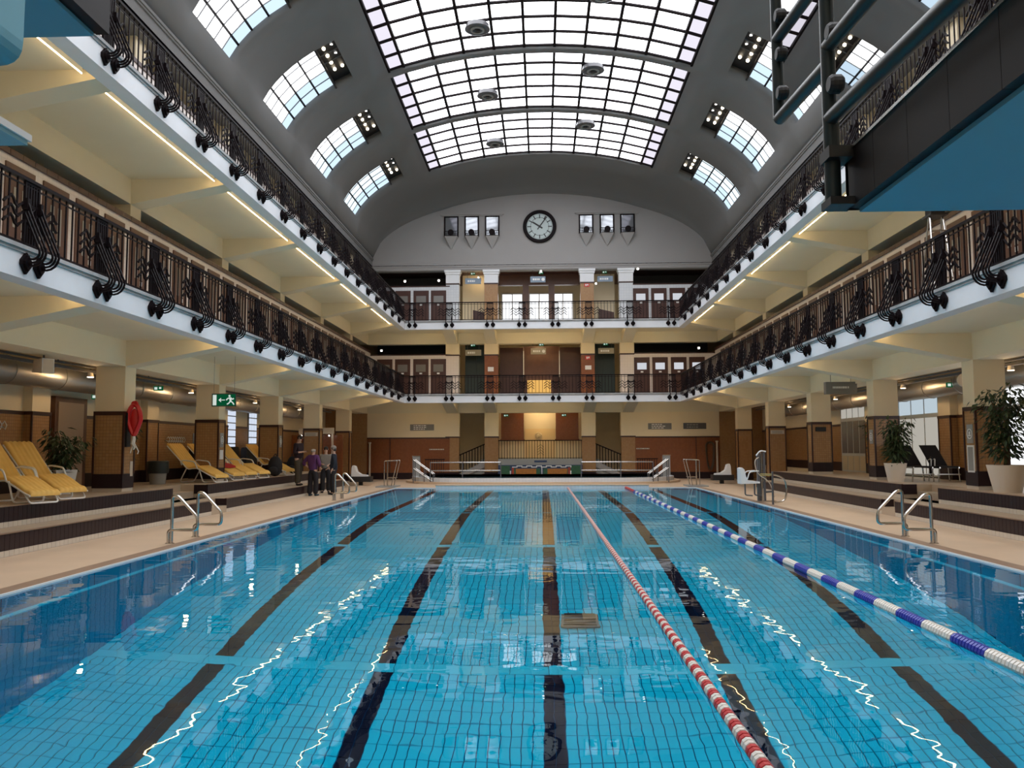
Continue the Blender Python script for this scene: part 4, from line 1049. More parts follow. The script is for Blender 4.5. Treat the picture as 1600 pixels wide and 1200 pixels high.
# peg rails, pipes, hose
for s, sd, xa, xb in ((-1,'left',-6.1,-5.3),(1,'right',5.05,5.75)):
    p = thing('peg_rail', 'pale peg rail on the end wall, %s of the stair hall' % sd, 'peg rail', ((xa+xb)/2,BY,1.6))
    MB().box(xa,xb,BY-0.06,BY-0.03,1.57,1.63).build('board', M['wtile'], p)
    for i in range(6): x_ = xa+(xb-xa)*(i+.5)/6; MB().tube([(x_,BY-0.06,1.59),(x_,BY-0.12,1.6),(x_,BY-0.12,1.66)],0.01,5).build('peg', M['chrome'], p)
    q = thing('wall_pipe', 'pale vertical pipe in the %s corner of the end wall' % sd, 'pipe', (s*9.3,44.8,0))
    MB().tube([(s*9.32,44.85,0.02),(s*9.32,44.85,1.95)],0.055,10).build('pipe', M['wtile'], q, True); MB().lathe([(0.08,1.93),(0.08,2.0)],(s*9.32,44.85,0),12).build('cap', M['wtile'], q)
pts = []
hz = thing('hose', 'long looped hose hanging on the end wall near the right corner', 'hose', (8.95,44.9,0.3))
for k in range(3):
    r = 0.17+0.035*k
    pts = [(8.95+r*math.cos(a), 44.86-0.03*k, 1.72+ (r*math.sin(a) if math.sin(a) > 0 else (1.15+0.08*k)*math.sin(a))) for a in [2*math.pi*i/24 for i in range(24)]]
    MB().tube(pts, 0.022, 6, True).build('coil', M['stem'], hz, True)
MB().tube([(8.95,BY-0.05,1.86),(8.95,44.84,1.86)],0.02,6).build('hook', M['steel'], hz)
# ================================================================== lane ropes
def rope(name, label, x0, x1, y0, y1, pattern, disc_r=0.055):
    R_ = thing(name, label, 'lane rope', (x0,y0,0.0))
    n_seg = 0; L = y1-y0
    mbs = {k: MB() for k in ('red','white','blue')}
    pos = 0.0
    near = []
    for (c, ln) in pattern(L):
        a, b = pos, min(pos+ln, L); pos = b
        def pt(t): return Vector((x0+(x1-x0)*t/L, y0+t, 0.0))
        prof = []
        nd = max(1, round((b-a)/0.05))
        mb = MB() if y0+a < 14 else mbs[c]
        for k in range(nd):
            t0 = a+(b-a)*k/nd; t1 = a+(b-a)*(k+1)/nd; g_ = (t1-t0)*0.1
            pr = [(disc_r*0.55,t0),(disc_r,t0+g_),(disc_r,t1-2*g_),(disc_r*0.55,t1-g_)]
            for rr_, tt_ in pr: prof.append((rr_, tt_))
        # lathe about the rope line
        nseg = 10; vs_ = []
        for rr_, tt_ in prof:
            c_ = pt(tt_)
            for q in range(nseg):
                an = 2*math.pi*q/nseg; vs_.append((c_.x+rr_*math.cos(an), c_.y, c_.z+rr_*math.sin(an)))
        fs_ = [(i*nseg+q, i*nseg+(q+1)%nseg, (i+1)*nseg+(q+1)%nseg, (i+1)*nseg+q) for i in range(len(prof)-1) for q in range(nseg)]
        mb.add(vs_, fs_)
        if y0+a < 14: mb.build('float', M['r_'+c], R_, False)
        if pos >= L-1e-6: break
    for c, mb in mbs.items():
        if mb.v: mb.build('float_string', M['r_'+c], R_, kind='stuff', uv=False)
    MB().tube([(x0,y0,0),(x1,y1,0)],0.006,5).build('cable', M['steel'], R_)
    return R_
M['r_red'] = mat('rope_red',(0.55,0.035,0.04),0.35); M['r_white'] = mat('rope_white',(0.80,0.76,0.70),0.35); M['r_blue'] = mat('rope_blue',(0.03,0.045,0.40),0.35)
def pat_rw(L):
    i = 0
    while True: yield ('red' if i % 2 else 'white', 0.105); i += 1
def pat_bw(L):
    yield ('red', 0.75)     # near end
    i = 0; tot = 0.75
    while tot < L-3.2:
        yield ('white' if i % 2 == 0 else 'blue', 0.55); tot += 0.55; i += 1
    while True: yield ('red', 1.0)
rope('lane_rope', 'red and white lane rope running down the middle right of the pool', 1.15, 1.06, PY0+0.1, PY1-0.4, pat_rw, 0.042)
rope('lane_rope', 'blue and white lane rope with red ends nearer the right side', 3.56, 3.46, 5.6, PY1-0.4, pat_bw, 0.058)
# ================================================================== pool ladders
def smooth(pts, r=0.06, n=4):
    out = [Vector(pts[0])]
    for i in range(1, len(pts)-1):
        p, a, b = Vector(pts[i]), Vector(pts[i-1]), Vector(pts[i+1])
        da, db = (a-p), (b-p); ra = min(r, da.length*0.45); rb = min(r, db.length*0.45)
        A, B = p+da.normalized()*ra, p+db.normalized()*rb
        for k in range(n+1):
            t = k/n; out.append(A*(1-t)**2+p*2*t*(1-t)+B*t*t)
    return out+[Vector(pts[-1])]
def ladder(label, s, xf, ys):
    o = thing('pool_ladder', label, 'pool ladder', (s*xf, sum(ys)/2, 0))
    for y in ys:
        P = [(s*xf, y, 0.0), (s*xf, y, 0.82), (s*(xf-0.10), y, 0.84), (s*(xf-0.46), y, 0.46), (s*(xf-0.46), y, 0.24), (s*(xf+0.06), y, 0.24), (s*(xf+0.06), y, 0.0)]
        P[1] = (s*xf, y, 0.84)
        MB().tube(smooth(P, 0.07), 0.027, 10).build('rail', M['chrome'], o, True, angle=60)
        for dx in (0, 0.06): MB().lathe([(0.05,0.0),(0.05,0.012)], (s*(xf+dx), y, 0), 14).build('foot_plate', M['chrome'], o)
        for xx in (xf-0.46,): pass
ladder('steel pool ladder rails on the near left edge of the pool', -1, 6.56, (14.65, 15.75))
ladder('steel pool ladder rails on the near right edge of the pool', 1, 6.66, (14.65, 15.78))
ladder('steel pool ladder rails on the left edge beside the standing people', -1, 6.66, (26.7, 27.75))
for s, sd in ((-1,'left'),(1,'right')):
    xo = -6.80 if s < 0 else 6.68; o = thing('corner_ladder', 'tall slim steel ladder rails at the far %s corner of the pool' % sd, 'pool ladder', (xo,36.1,0))
    for yy_ in (35.8, 36.5):
        MB().tube(smooth([(xo,yy_,0),(xo,yy_,1.12),(xo-s*0.56,yy_,1.14),(xo-s*0.30,yy_,0.02)],0.05),0.022,8).build('rail', M['chrome'], o, True)
    MB().tube([(xo-s*0.15,35.8,0),(xo-s*0.15,35.8,1.12)],0.018,8).build('post', M['chrome'], o, True)
    MB().box(min(xo-s*0.1,xo-s*0.45),max(xo-s*0.1,xo-s*0.45),35.8,36.5,0.38,0.41).build('step', M['chrome'], o)
    MB().box(min(xo+s*0.3,xo-s*0.55),max(xo+s*0.3,xo-s*0.55),35.4,36.7,0.0,0.05).build('base_plate', M['grey'], o)
# ================================================================== pool hoist
h = thing('pool_hoist', 'grey pool hoist with white plastic seat on the right edge', 'pool hoist', (6.62,25.6,0))
hx, hy = 6.60, 25.6
MB().box(hx-0.09,hx-0.01,hy-0.07,hy+0.07,0.0,1.45).box(hx+0.10,hx+0.15,hy-0.05,hy+0.05,0.0,1.50).build('mast', M['steel'], h)
MB().tube([(hx+0.03,hy-0.03,0.02),(hx+0.03,hy-0.03,1.5)],0.035,8).build('piston', M['chrome'], h, True)
MB().tube(smooth([(hx-0.12,hy-0.05,1.40),(hx+0.0,hy-0.05,1.55),(hx+0.17,hy-0.05,1.52)],0.08),0.022,8).build('top_handle', M['plastic'], h, True)
MB().tube(smooth([(hx-0.06,hy-0.1,1.35),(hx-0.20,hy-0.12,1.25),(hx-0.13,hy-0.12,0.85),(hx+0.25,hy-0.12,0.62),(hx+0.38,hy-0.1,0.15)],0.2,6),0.014,6).build('hose', M['wtile'], h, True)
seat = MB()
prof = [(-0.62,1.02),(-0.56,1.04),(-0.50,0.98),(-0.46,0.78),(-0.40,0.66),(-0.05,0.62),(-0.05,0.57),(-0.62,0.55)]
seat.extr([(hx+a-0.02,hy-0.22,z) for a,z in prof],(0,0.44,0)); seat.build('seat', M['plastic'], h)
for yy_ in (hy-0.25,hy+0.25): MB().tube(smooth([(hx-0.45,yy_,0.70),(hx-0.38,yy_,0.92),(hx-0.10,yy_,0.94)],0.08),0.018,6).build('armrest', M['plastic'], h, True)
for xx in (hx-0.5,hx-0.22): MB().tube(smooth([(xx,hy-0.15,0.56),(xx,hy-0.15,0.22),(xx+0.22,hy-0.15,0.20)],0.05),0.022,6).build('footrest', M['steel'], h, True)
MB().box(hx-0.1,hx+0.45,hy-0.12,hy+0.12,0.0,0.04).build('base_plate', M['chrome'], h)
MB().tube(smooth([(hx+0.15,hy,0.30),(hx+0.36,hy,0.32),(hx+0.36,hy,0.04)],0.05),0.03,8).build('brace', M['steel'], h, True)
g = thing('hoist_rail', 'curved steel grab rail beside the pool hoist', 'handrail', (6.75,24.4,0))
MB().tube([(6.65,24.45,0),(6.65,24.45,0.95)],0.03,8).build('post', M['steel'], g, True)
MB().tube(smooth([(6.30,24.45,0.86),(6.75,24.45,0.86),(7.0,24.45,0.74),(7.06,24.45,0.45),(7.0,24.45,0.10),(6.70,24.45,0.06)],0.14,5),0.026,8).build('hoop', M['chrome'], g, True)
MB().box(6.3,6.62,24.43,24.47,0.83,0.89).build('yellow_grip', mat('pale_yellow',(0.6,0.5,0.15),0.4), g)
# ================================================================== moulded white seats by the last columns
for s, x, y, sd in ((-1,-8.25,37.8,'left'),(1,8.2,38.6,'right')):
    o = thing('poolside_bench', 'white moulded seat on a low black bench by the far %s columns' % sd, 'bench', (x,y,0))
    MB().box(x-0.45,x+0.5,y-0.3,y+0.3,0.16,0.40).box(x-0.08,x+0.08,y-0.1,y+0.1,0,0.2).build('bench_base', M['black'], o)
    prof = [(-0.40,0.40),(0.32,0.40),(0.30,0.46),(0.02,0.50),(-0.16,0.62),(-0.24,0.86),(-0.34,0.90),(-0.38,0.80)]
    MB().extr([(x-s*0.0+a*(1 if s < 0 else -1),y-0.22,z) for a,z in prof],(0,0.44,0)).build('seat_shell', M['plastic'], o)
# ================================================================== diving platforms
pr = thing('diving_platform', 'three metre diving platform with blue underside and dark panels at upper right', 'diving platform', (2.3,2,2.8))
X0 = 1.56
MB().box(X0+0.05,3.3,-3.98,4.18,2.84,2.96).build('blue_slab', M['blueslab'], pr)
MB().box(X0+0.12,3.25,-3.98,4.1,2.96,3.08).build('deck', M['grey'], pr)
ydiv = [4.22-0.36*i for i in range(14)]
for i in range(13):
    MB().box(X0,X0+0.05,ydiv[i+1]+0.003,ydiv[i],2.86,3.14).build('side_panel', M['dpanel'] if 'dpanel' in M else M.setdefault('dpanel', mat('dark_cladding',(0.012,0.009,0.010),0.5,var=0.3,vscale=3,spec=0.2)), pr)
for i in range(4): MB().box(X0+i*0.44,X0+i*0.44+0.437,4.18,4.22,2.86,3.14).build('front_panel', M['dpanel'], pr)
MB().box(X0-0.012,X0+0.06,-0.5,4.23,3.14,3.155).build('edge_trim', M['chrome'], pr)
tubeM = mat('dark_teal_tube',(0.016,0.026,0.030),0.35,spec=0.3)
def glass_screen(label, xp, yp, zlo, zhi, rails, yend, r=0.040):
    o = thing('glass_screen', label, 'balustrade', (xp,yp,zlo))
    MB().tube([(xp,yp,zlo),(xp,yp,zhi)],r,12).build('post', tubeM, o, True)
    for (za, zb) in rails:
        MB().tube([(xp,yp,za),(xp+0.0,yend,zb)],r,12).build('rail', tubeM, o, True)
    MB().extr([(xp-0.004,yp-0.06,rails[0][0]+0.05),(xp-0.004,yend,rails[0][1]+0.05),(xp-0.004,yend,zhi-0.02),(xp-0.004,yp-0.06,zhi-0.02)],(0.008,0,0)).build('glass_pane', M['sglass'], o)
    z = rails[0][0]+0.14
    while z < zhi-0.05:
        MB().lathe([(0.036,-0.04),(0.048,-0.025),(0.048,0.025),(0.036,0.04)],(xp,yp-0.095,z),14,'x').box(xp-0.02,xp+0.02,yp-0.095,yp,z-0.02,z+0.02).build('glass_clamp', M['black'], o); z += 0.27
    return o
gs = glass_screen('near glass screen with dark tube rails on the diving platform', 1.485, 4.19, 2.90, 4.35, [(3.33,3.09),(3.71,3.42)], 0.4)
MB().box(1.44,1.57,4.10,4.24,2.86,2.90).build('post_bracket', M['black'], gs); MB().box(1.44,1.57,4.10,4.24,3.10,3.16).build('post_bracket', M['black'], gs)
gs2 = glass_screen('far glass screen with dark tube rails hanging past the diving platform', 1.64, 5.60, 3.90, 6.3, [(3.90,3.50),(4.46,3.96)], 0.6, 0.042)
g3 = thing('platform_post', 'grey steel post with flared foot at the right edge of the diving platform', 'post', (2.05,3.45,3.4))
MB().tube([(2.01,3.5,3.33),(2.01,3.5,5.4)],0.03,12).build('tube', tubeM, g3, True); MB().lathe([(0.09,3.16),(0.085,3.20),(0.04,3.26),(0.03,3.36)],(2.01,3.5,0),16).build('foot', tubeM, g3, True)
p5 = thing('diving_platform', 'five metre diving platform with blue underside cut off at upper left', 'diving platform', (-4.2,2,4.75))
MB().box(-5.6,-3.34,-3.98,5.90,4.75,4.90).build('blue_slab', M['blueslab'], p5)
for i in range(9): MB().box(-3.34,-3.24,5.94-0.5*(i+1)+0.004,5.94-0.5*i,4.78,5.10).build('side_panel', M['dpanel'], p5)
MB().box(-5.6,-3.26,5.90,5.94,4.79,5.10).build('front_panel', M['dpanel'], p5)
bm = MB().extr(smooth([(-4.6,4.6,4.75),(-4.6,4.6,3.90),(-3.02,4.6,3.90),(-3.02,4.6,4.75)],0.14,5),(0,-1.0,0)); bm.build('support_beam', M['blueslab'], p5)
sb = thing('springboard', 'pale springboard tip cut off at the left edge below the platform', 'springboard', (-2.5,2,3.0))
MB().box(-2.80,-2.26,-1.5,3.50,3.0,3.02).build('underside', M['boardblue'], sb); MB().box(-2.81,-2.25,-1.5,3.515,3.02,3.05).build('board', M['plastic'], sb)
MB().box(-2.9,-2.2,-3.98,-0.5,2.4,3.0).build('fulcrum', M['blueslab'], sb)
# ================================================================== ducts, lamps, speakers under the lower gallery
for s, sd in ((-1,'left'),(1,'right')):
    d = thing('ventilation_duct', 'large round galvanised duct high along the %s aisle wall' % sd, 'duct', (s*11.15,25,3.3))
    ye = 38.0
    y = 4.0
    while y < ye:
        MB().tube([(s*11.2,y,3.34),(s*11.2,min(y+1.84,ye),3.34)],0.30,20).build('duct_section', M['duct'], d, True)
        MB().tube([(s*11.2,y+1.84-0.03,3.34),(s*11.2,y+1.84+0.03,3.34)],0.315,20).build('joint_ring', M['duct'], d, True); y += 1.84
    tr = thing('lamp_track', 'black lamp track under the ceiling of the %s aisle' % sd, 'lamp track', (s*10.3,25,3.7))
    MB().box(min(s*10.28,s*10.34),max(s*10.28,s*10.34),4,41,3.52,3.56).box(min(s*10.42,s*10.52),max(s*10.42,s*10.52),4,41,3.44,3.50).build('track', M['steel'], tr)
    for k in range(9): MB().box(s*10.31-0.012,s*10.31+0.012,5+k*4.1,5.02+k*4.1,3.56,L1-0.27).build('hanger', M['steel'], tr)
    for k in range(3, 8):
        y = YC[k]-0.02
        if k == 7: y = YC[k]-0.02
        nth = {3:'first',4:'second',5:'third',6:'fourth',7:'last'}[k]
        o = thing('spotlight', '%s round spotlight from the front on the %s aisle track' % (nth, sd), 'lamp', (s*10.44,y,3.36), 'spotlights on the aisle tracks')
        MB().tube([(s*10.44,y,3.52),(s*10.44,y,3.42)],0.015,6).build('stem', M['steel'], o)
        MB().lathe([(0.055,0.10),(0.075,0.0)],(s*10.44,y,3.34),14).build('housing', M['white'], o)
        MB().lathe([(0.068,-0.012),(0.068,0.0)],(s*10.44,y,3.34),14).build('lens', M['bulb'], o)
        lamp_light(o, (s*10.44,y,3.26), 9, (1,0.66,0.34), 0.06)
        lamp_light(o, (s*10.44,y-0.05,3.42), 13, (1,0.66,0.34), 0.04, 'SPOT', 1.0, (s*11.1,y-0.9,3.45))
def bracket_box(label, x, y, z, rz=0.0):
    o = thing('loudspeaker', label, 'loudspeaker', (x,y,z)); o.rotation_euler = (0,0,rz)
    a = MB().hexa([(-0.18,-0.15,-0.12),(0.12,-0.12,-0.15),(0.12,0.12,-0.15),(-0.18,0.15,-0.12),(-0.18,-0.13,0.12),(0.12,-0.12,0.15),(0.12,0.12,0.15),(-0.18,0.13,0.12)])
    c = a.build('cabinet', M['wtile']); c.parent = o; 
    c = MB().box(0.12,0.135,-0.12,0.12,-0.15,0.15).build('white_frame', M['plastic']); c.parent = o
    c = MB().box(0.135,0.14,-0.105,0.105,-0.135,0.135).build('grille', M['wtile']); c.parent = o
    c = MB().tube([(-0.05,0,0.12),(-0.05,0,0.28)],0.02,6).build('bracket', M['steel']); c.parent = o
    return o
bracket_box('white box loudspeaker under the left aisle ceiling at the left edge', -9.95, 16.25, 3.33, -0.55)
bracket_box('small white loudspeaker under the left aisle ceiling beyond the exit sign', -10.0, 30.6, 3.30, -0.6)
bracket_box('small white loudspeaker under the right aisle ceiling above the pool hoist', 10.0, 36.2, 3.30, 3.6)
o = thing('round_speaker', 'round pale loudspeaker disc beside the nearest right column', 'loudspeaker', (10.2,20.4,3.25))
MB().lathe([(0.03,0.12),(0.16,0.06),(0.17,0.0),(0.14,-0.02)],(10.2,20.4,3.25),20,'y').build('disc', M['wtile'], o, True); MB().tube([(10.2,20.45,3.3),(10.2,20.45,3.6)],0.02,6).build('bracket', M['steel'], o)
# ================================================================== signs on the left and right
o = thing('exit_sign', 'large green exit sign with running figure and arrow hung on wires at left', 'exit sign', (-8.5,22.0,2.83))
def ex(nm, mt, x0, x1, z0, z1, y=21.97): return MB().box(x0,x1,y-0.012,y,z0,z1).build(nm, mt, o)
MB().box(-8.83,-8.21,21.985,22.02,2.82,3.13).build('board', M['exitg'], o)
MB().box(-8.85,-8.19,21.99,22.025,2.80,2.82).box(-8.85,-8.19,21.99,22.025,3.13,3.15).box(-8.85,-8.83,21.99,22.025,2.8,3.15).box(-8.21,-8.19,21.99,22.025,2.8,3.15).build('frame', M['steel'], o)
MB().box(-8.815,-8.72,21.975,21.985,2.835,3.115).build('door_symbol', M['exitw'], o)
MB().box(-8.62,-8.49,21.975,21.985,2.965,2.985).extr([(-8.66,21.98,2.975),(-8.60,21.98,3.03),(-8.585,21.98,3.015),(-8.62,21.98,2.975),(-8.585,21.98,2.935),(-8.60,21.98,2.92)],(0,-0.006,0)).build('arrow', M['exitw'], o)
fig = MB(); fy = 21.978
def seg(a, b, w_=0.028): d = (Vector((b[0],0,b[1]))-Vector((a[0],0,a[1]))); e = Vector((-d.z,0,d.x)).normalized()*w_/2; fig.obox(((a[0]+b[0])/2,fy,(a[1]+b[1])/2), d/2, e, (0,0.006,0))
seg((-8.35,3.04),(-8.33,2.94),0.05); seg((-8.35,3.04),(-8.42,3.01)); seg((-8.42,3.01),(-8.45,2.97)); seg((-8.34,3.04),(-8.28,2.99)); seg((-8.28,2.99),(-8.25,3.02))
seg((-8.34,2.94),(-8.38,2.89)); seg((-8.38,2.89),(-8.43,2.86)); seg((-8.33,2.94),(-8.28,2.91)); seg((-8.28,2.91),(-8.24,2.85))
fig.lathe([(0.028,-0.006),(0.028,0.006)],(-8.365,fy,3.085),12,'y'); fig.build('running_figure', M['exitw'], o)
for x in (-8.80,-8.24): MB().tube([(x,22.0,3.15),(x,22.0,L1-0.27)],0.004,4).build('wire', M['steel'], o)
exit_small(-11.4, 20.9, 2.95, 'dim green exit sign over the brown door on the left wall'); exit_small(-10.6, 22.6, 3.28, 'hanging exit sign by the duct on the left'); exit_small(10.9, 22.5, 3.22, 'hanging exit sign by the duct on the right')
def side_plate(s, x, y, w_, h_, z, mt, label, cat='sign', frame=None, sym=None, lines=0):
    o = thing('wall_notice', label, cat, (s*x,y,z))
    def b(nm, m_, e, y0, y1, z0, z1): mb = MB(); mirror_box(mb, s, x-e, x, y0, y1, z0, z1); return mb.build(nm, m_, o)
    b('plate', mt, 0.015, y-w_/2, y+w_/2, z, z+h_)
    if frame: b('paper', frame, 0.018, y-w_/2+0.04, y+w_/2-0.04, z+0.04, z+h_-0.04)
    if sym:
        MB().lathe([(0.095,0.0),(0.115,0.0),(0.115,0.006),(0.095,0.006)],(s*(x-0.024),y,z+h_*0.5),20,'x',cap=False).build('ring', sym, o)
        MB().ball((s*(x-0.022),y,z+h_*0.5+0.02),0.035,8,6,(0.2,1,1)).box(s*(x-0.022)-0.004,s*(x-0.022)+0.004,y-0.05,y+0.05,z+h_*0.5-0.05,z+h_*0.5-0.02).build('symbol', sym, o)
    for i in range(lines): b('lettering', M['plastic'], 0.02, y-w_*0.35, y+w_*0.2, z+h_*(0.2+0.25*i), z+h_*(0.3+0.25*i))
    return o
cn = {k: YC[k+1] for k in range(1,8)}
side_plate(1, CX, cn[3], 0.26, 0.42, 1.72, M['grey'], 'grey plate with round white symbol on the nearest right column', sym=M['plastic'])
side_plate(1, CX, cn[3], 0.30, 0.60, 1.08, M['white'], 'white framed notice on the nearest right column', 'notice', M['grey'])
side_plate(1, CX, cn[4], 0.24, 0.40, 1.74, M['grey'], 'grey plate with round white symbol on the second right column', sym=M['plastic'])
side_plate(-1, CX, cn[4], 0.26, 0.42, 1.72, M['grey'], 'grey plate with round white symbol on the column behind the exit sign', sym=M['plastic'])
side_plate(-1, CX, cn[4], 0.26, 0.28, 1.36, M['white'], 'white paper notice on the column behind the exit sign', 'notice', M['plastic'])
side_plate(-1, CX, cn[5], 0.24, 0.42, 1.72, M['grey'], 'grey plate with round white symbol on the third left column', sym=M['plastic'])
side_plate(-1, CX, cn[3]+0.14, 0.12, 0.34, 1.05, M['wtile'], 'pale strip notice low on the column with the rescue buoy', 'notice')
o = MB().box(9.62,9.98,cn[5]-0.30,cn[5]-0.26,2.2,2.35).single('wall_camera', 'small black camera on the third right column', 'camera', M['black'])
def front_plate(s, k, z0, z1, mt, label):
    y = cn[k]-0.265; x0, x1 = s*(CX+0.06), s*(CX+0.62)
    o = thing('column_sign', label, 'sign', ((x0+x1)/2,y,z0)); MB().box(min(x0,x1),max(x0,x1),y-0.02,y,z0,z1).build('plate', mt, o)
    for i in range(2): MB().box(min(x0,x1)+0.06,max(x0,x1)-0.08,y-0.024,y-0.02,z0+0.03+i*0.06,z0+0.06+i*0.06).build('lettering', M['grey'], o)
front_plate(-1, 6, 2.20, 2.36, M['wtile'], 'pale sign with two lines on the column behind the standing people'); front_plate(1, 6, 2.20, 2.36, M['wtile'], 'pale sign with two lines on the column beyond the pool hoist')
o = thing('hanging_sign', 'grey box sign with pale lettering hung in front of the right columns', 'sign', (9.2,25.6,3.25))
MB().box(8.62,9.55,25.5,25.7,3.25,3.62).build('box', M['midgrey'], o)
rr = random.Random(3); xa = 8.82
while xa < 9.22: w_ = rr.uniform(0.02,0.05); MB().box(xa,xa+w_,25.488,25.5,3.42,3.48).build('lettering', M['plastic'], o); xa += w_+0.012
MB().box(9.27,9.30,25.488,25.5,3.42,3.48).build('lettering', M['plastic'], o)
for x in (8.8,9.4): MB().tube([(x,25.6,3.62),(x,25.6,L1-0.27)],0.008,5).build('wire', M['steel'], o)
# ================================================================== left wall fittings
def wall_item(s): return (lambda mb, e, y0, y1, z0, z1: mirror_box(mb, s, OX-e, OX, y0, y1, z0, z1))
wlb = wall_item(-1)
o = thing('door_3', 'tall brown door in the left aisle wall beyond the near loungers', None, (-OX,20.1,PLZ), kind='structure')
mb = MB(); wlb(mb,0.16,19.5,20.9,PLZ,2.95); mb.build('frame', M['wood2'], o)
mb = MB(); wlb(mb,0.18,19.62,20.72,PLZ,2.82); mb.build('leaf', mat('taupe_door',(0.34,0.24,0.17),0.5), o)
mb = MB(); wlb(mb,0.24,20.2,20.7,1.62,1.66); mb.build('push_bar', M['chrome'], o)
def hooks(label, y0, n_, z=2.02):
    p = thing('hook_rail', label, 'hook rail', (-OX+0.05,y0,z)); mb = MB(); wlb(mb,0.06,y0,y0+n_*0.16,z,z+0.03); mb.build('rail', M['chrome'], p)
    for i in range(n_): MB().tube([(-OX+0.06,y0+0.08+i*0.16,z+0.02),(-OX+0.14,y0+0.08+i*0.16,z-0.04),(-OX+0.17,y0+0.08+i*0.16,z+0.05),(-OX+0.12,y0+0.08+i*0.16,z+0.14),(-OX+0.07,y0+0.08+i*0.16,z+0.08)],0.012,5).build('hook', M['plastic'], p, True)
hooks('row of white coat hooks on the left wall above the near loungers', 16.5, 8, 2.15); hooks('row of white coat hooks on the left wall behind the waste bin', 25.6, 8, 1.92)
side_plate(-1, OX-0.03, 24.55, 0.55, 1.0, 1.35, M['wtile'], 'tall pale notice board on the left wall behind the rescue buoy', 'notice board', M['white'])
side_plate(-1, OX-0.03, 28.1, 0.8, 0.45, 1.75, M['grey'], 'grey sign with white lettering on the left wall beside the exit sign column', lines=3)
side_plate(-1, OX-0.03, 22.2, 0.9, 0.20, 2.85, M['midgrey'], 'small dim sign high on the left wall beside the brown door', lines=1)
# glass block windows
for i, (ya, yb) in enumerate(((30.5,31.5),(33.0,33.9))):
    o = thing('window_%d' % (50+i), '%s glass block window in the left aisle wall' % ['nearer','farther'][i], None, (-OX,(ya+yb)/2,2.1), kind='structure')
    gb = M.setdefault('gblock', emit('glass_block', (0.72,0.80,0.95), 0.75))
    gm_ = MB().box(0,0.03,0.01,0.19,0.01,0.19); gme = meshof(gm_, 'glass_block', gb)
    mb = MB(); wlb(mb,0.05,ya-0.03,yb+0.03,1.30,3.20); mb.build('grid', M['midgrey'], o)
    nyb = int((yb-ya)/0.25)
    for a in range(nyb):
        for b in range(7): inst('glass_block', gme, o, (0.05, ya+a*(yb-ya)/nyb-(ya+yb)/2+0.02, 1.36+b*0.26-2.1), None, (1,1.15,1.2))
for i, (ya, yb, zt) in enumerate(((26.9,28.4,1.72),(29.3,30.8,1.75),(31.6,32.8,1.72))):
    o = thing('dark_screen', ['first','second','third'][i]+' dark padded screen along the left wall behind the loungers', 'screen', (-11.5,(ya+yb)/2,PLZ))
    MB().extr(smooth([(-11.32,ya,PLZ),(-11.32,ya,zt),(-11.32,yb,zt),(-11.32,yb,PLZ)],0.12),(-0.22,0,0)).build('panel', M['blackcloth'], o); MB().box(-11.54,-11.28,ya-0.02,yb+0.02,PLZ,PLZ+0.05).build('foot', M['black'], o)
# shower niche with frame behind the people
o = thing('lamp_beam', 'pale beam with a row of small lamps over the shower niche on the left', 'shower', (-10.6,36.5,2.3))
MB().box(-11.2,-9.6,38.0,38.2,2.35,2.62).build('beam', M['wtile'], o)
for xx in (-11.15,-9.65): MB().box(xx-0.04,xx+0.04,38.06,38.14,0.0,2.35).build('post', M['wtile'], o)
for i in range(5): MB().ball((-11.05+i*0.32,37.95,2.26),0.035,8,6).build('bulb', M['bulbw'], o)
MB().box(-11.7,-9.3,38.6,38.7,0,2.3).single('shower_wall', 'dark tiled shower partition behind the standing people', 'partition', M['rust'])
# waste bin, rescue buoy, bags
o = thing('waste_bin', 'grey waste bin with black liner by the left wall', 'bin', (-10.55,22.6,PLZ))
MB().lathe([(0.20,0.0),(0.25,0.48)],(-10.55,22.6,PLZ),12).build('body', M['grey'], o, True)
MB().lathe([(0.27,0.30),(0.29,0.40),(0.28,0.62),(0.24,0.64),(0.22,0.50)],(-10.55,22.6,PLZ),14,cap=False).build('liner', mat('green_black_liner',(0.015,0.02,0.018),0.4), o, True)
o = thing('rescue_buoy', 'red torpedo rescue buoy hanging on the nearest left column', 'rescue buoy', (-CX+0.14,18.95,2.3))
bx_, by_ = -CX+0.17, 18.74
loop = [(bx_+0.145*math.cos(a)*(1.0 if math.sin(a) > 0 else 1.0+0.55*math.sin(a)), by_, 2.34+0.34*math.sin(a)) for a in [2*math.pi*i/28 for i in range(28)]]
MB().tube(loop, 0.05, 10, True, 1.3).build('ring_body', M['red'], o, True)
MB().ball((bx_,by_,2.30),0.16,14,10,(0.62,0.25,1.9)).build('shell', M['red'], o, True)
MB().tube(smooth([(bx_-0.07,by_,2.66),(bx_-0.05,by_,2.75),(bx_+0.05,by_,2.75),(bx_+0.07,by_,2.66)],0.04),0.025,8).build('handle', M['red'], o, True)
MB().tube([(bx_,by_,1.98),(bx_+0.01,by_-0.02,1.90),(bx_-0.02,by_,1.80),(bx_+0.03,by_,1.72),(bx_+0.0,by_,1.66)],[0.03,0.045,0.05,0.03,0.015],6).tube([(bx_+0.0,by_,1.85),(bx_+0.06,by_-0.01,1.74),(bx_+0.12,by_,1.62),(bx_+0.10,by_,1.56)],0.012,6).tube([(bx_,by_,1.8),(bx_-0.05,by_,1.66),(bx_-0.07,by_,1.58)],0.012,6).build('rope', M['white'], o, True)
MB().box(-CX+0.002,-CX+0.05,18.66,18.84,1.72,2.5).build('backing_board', M['black'], o)
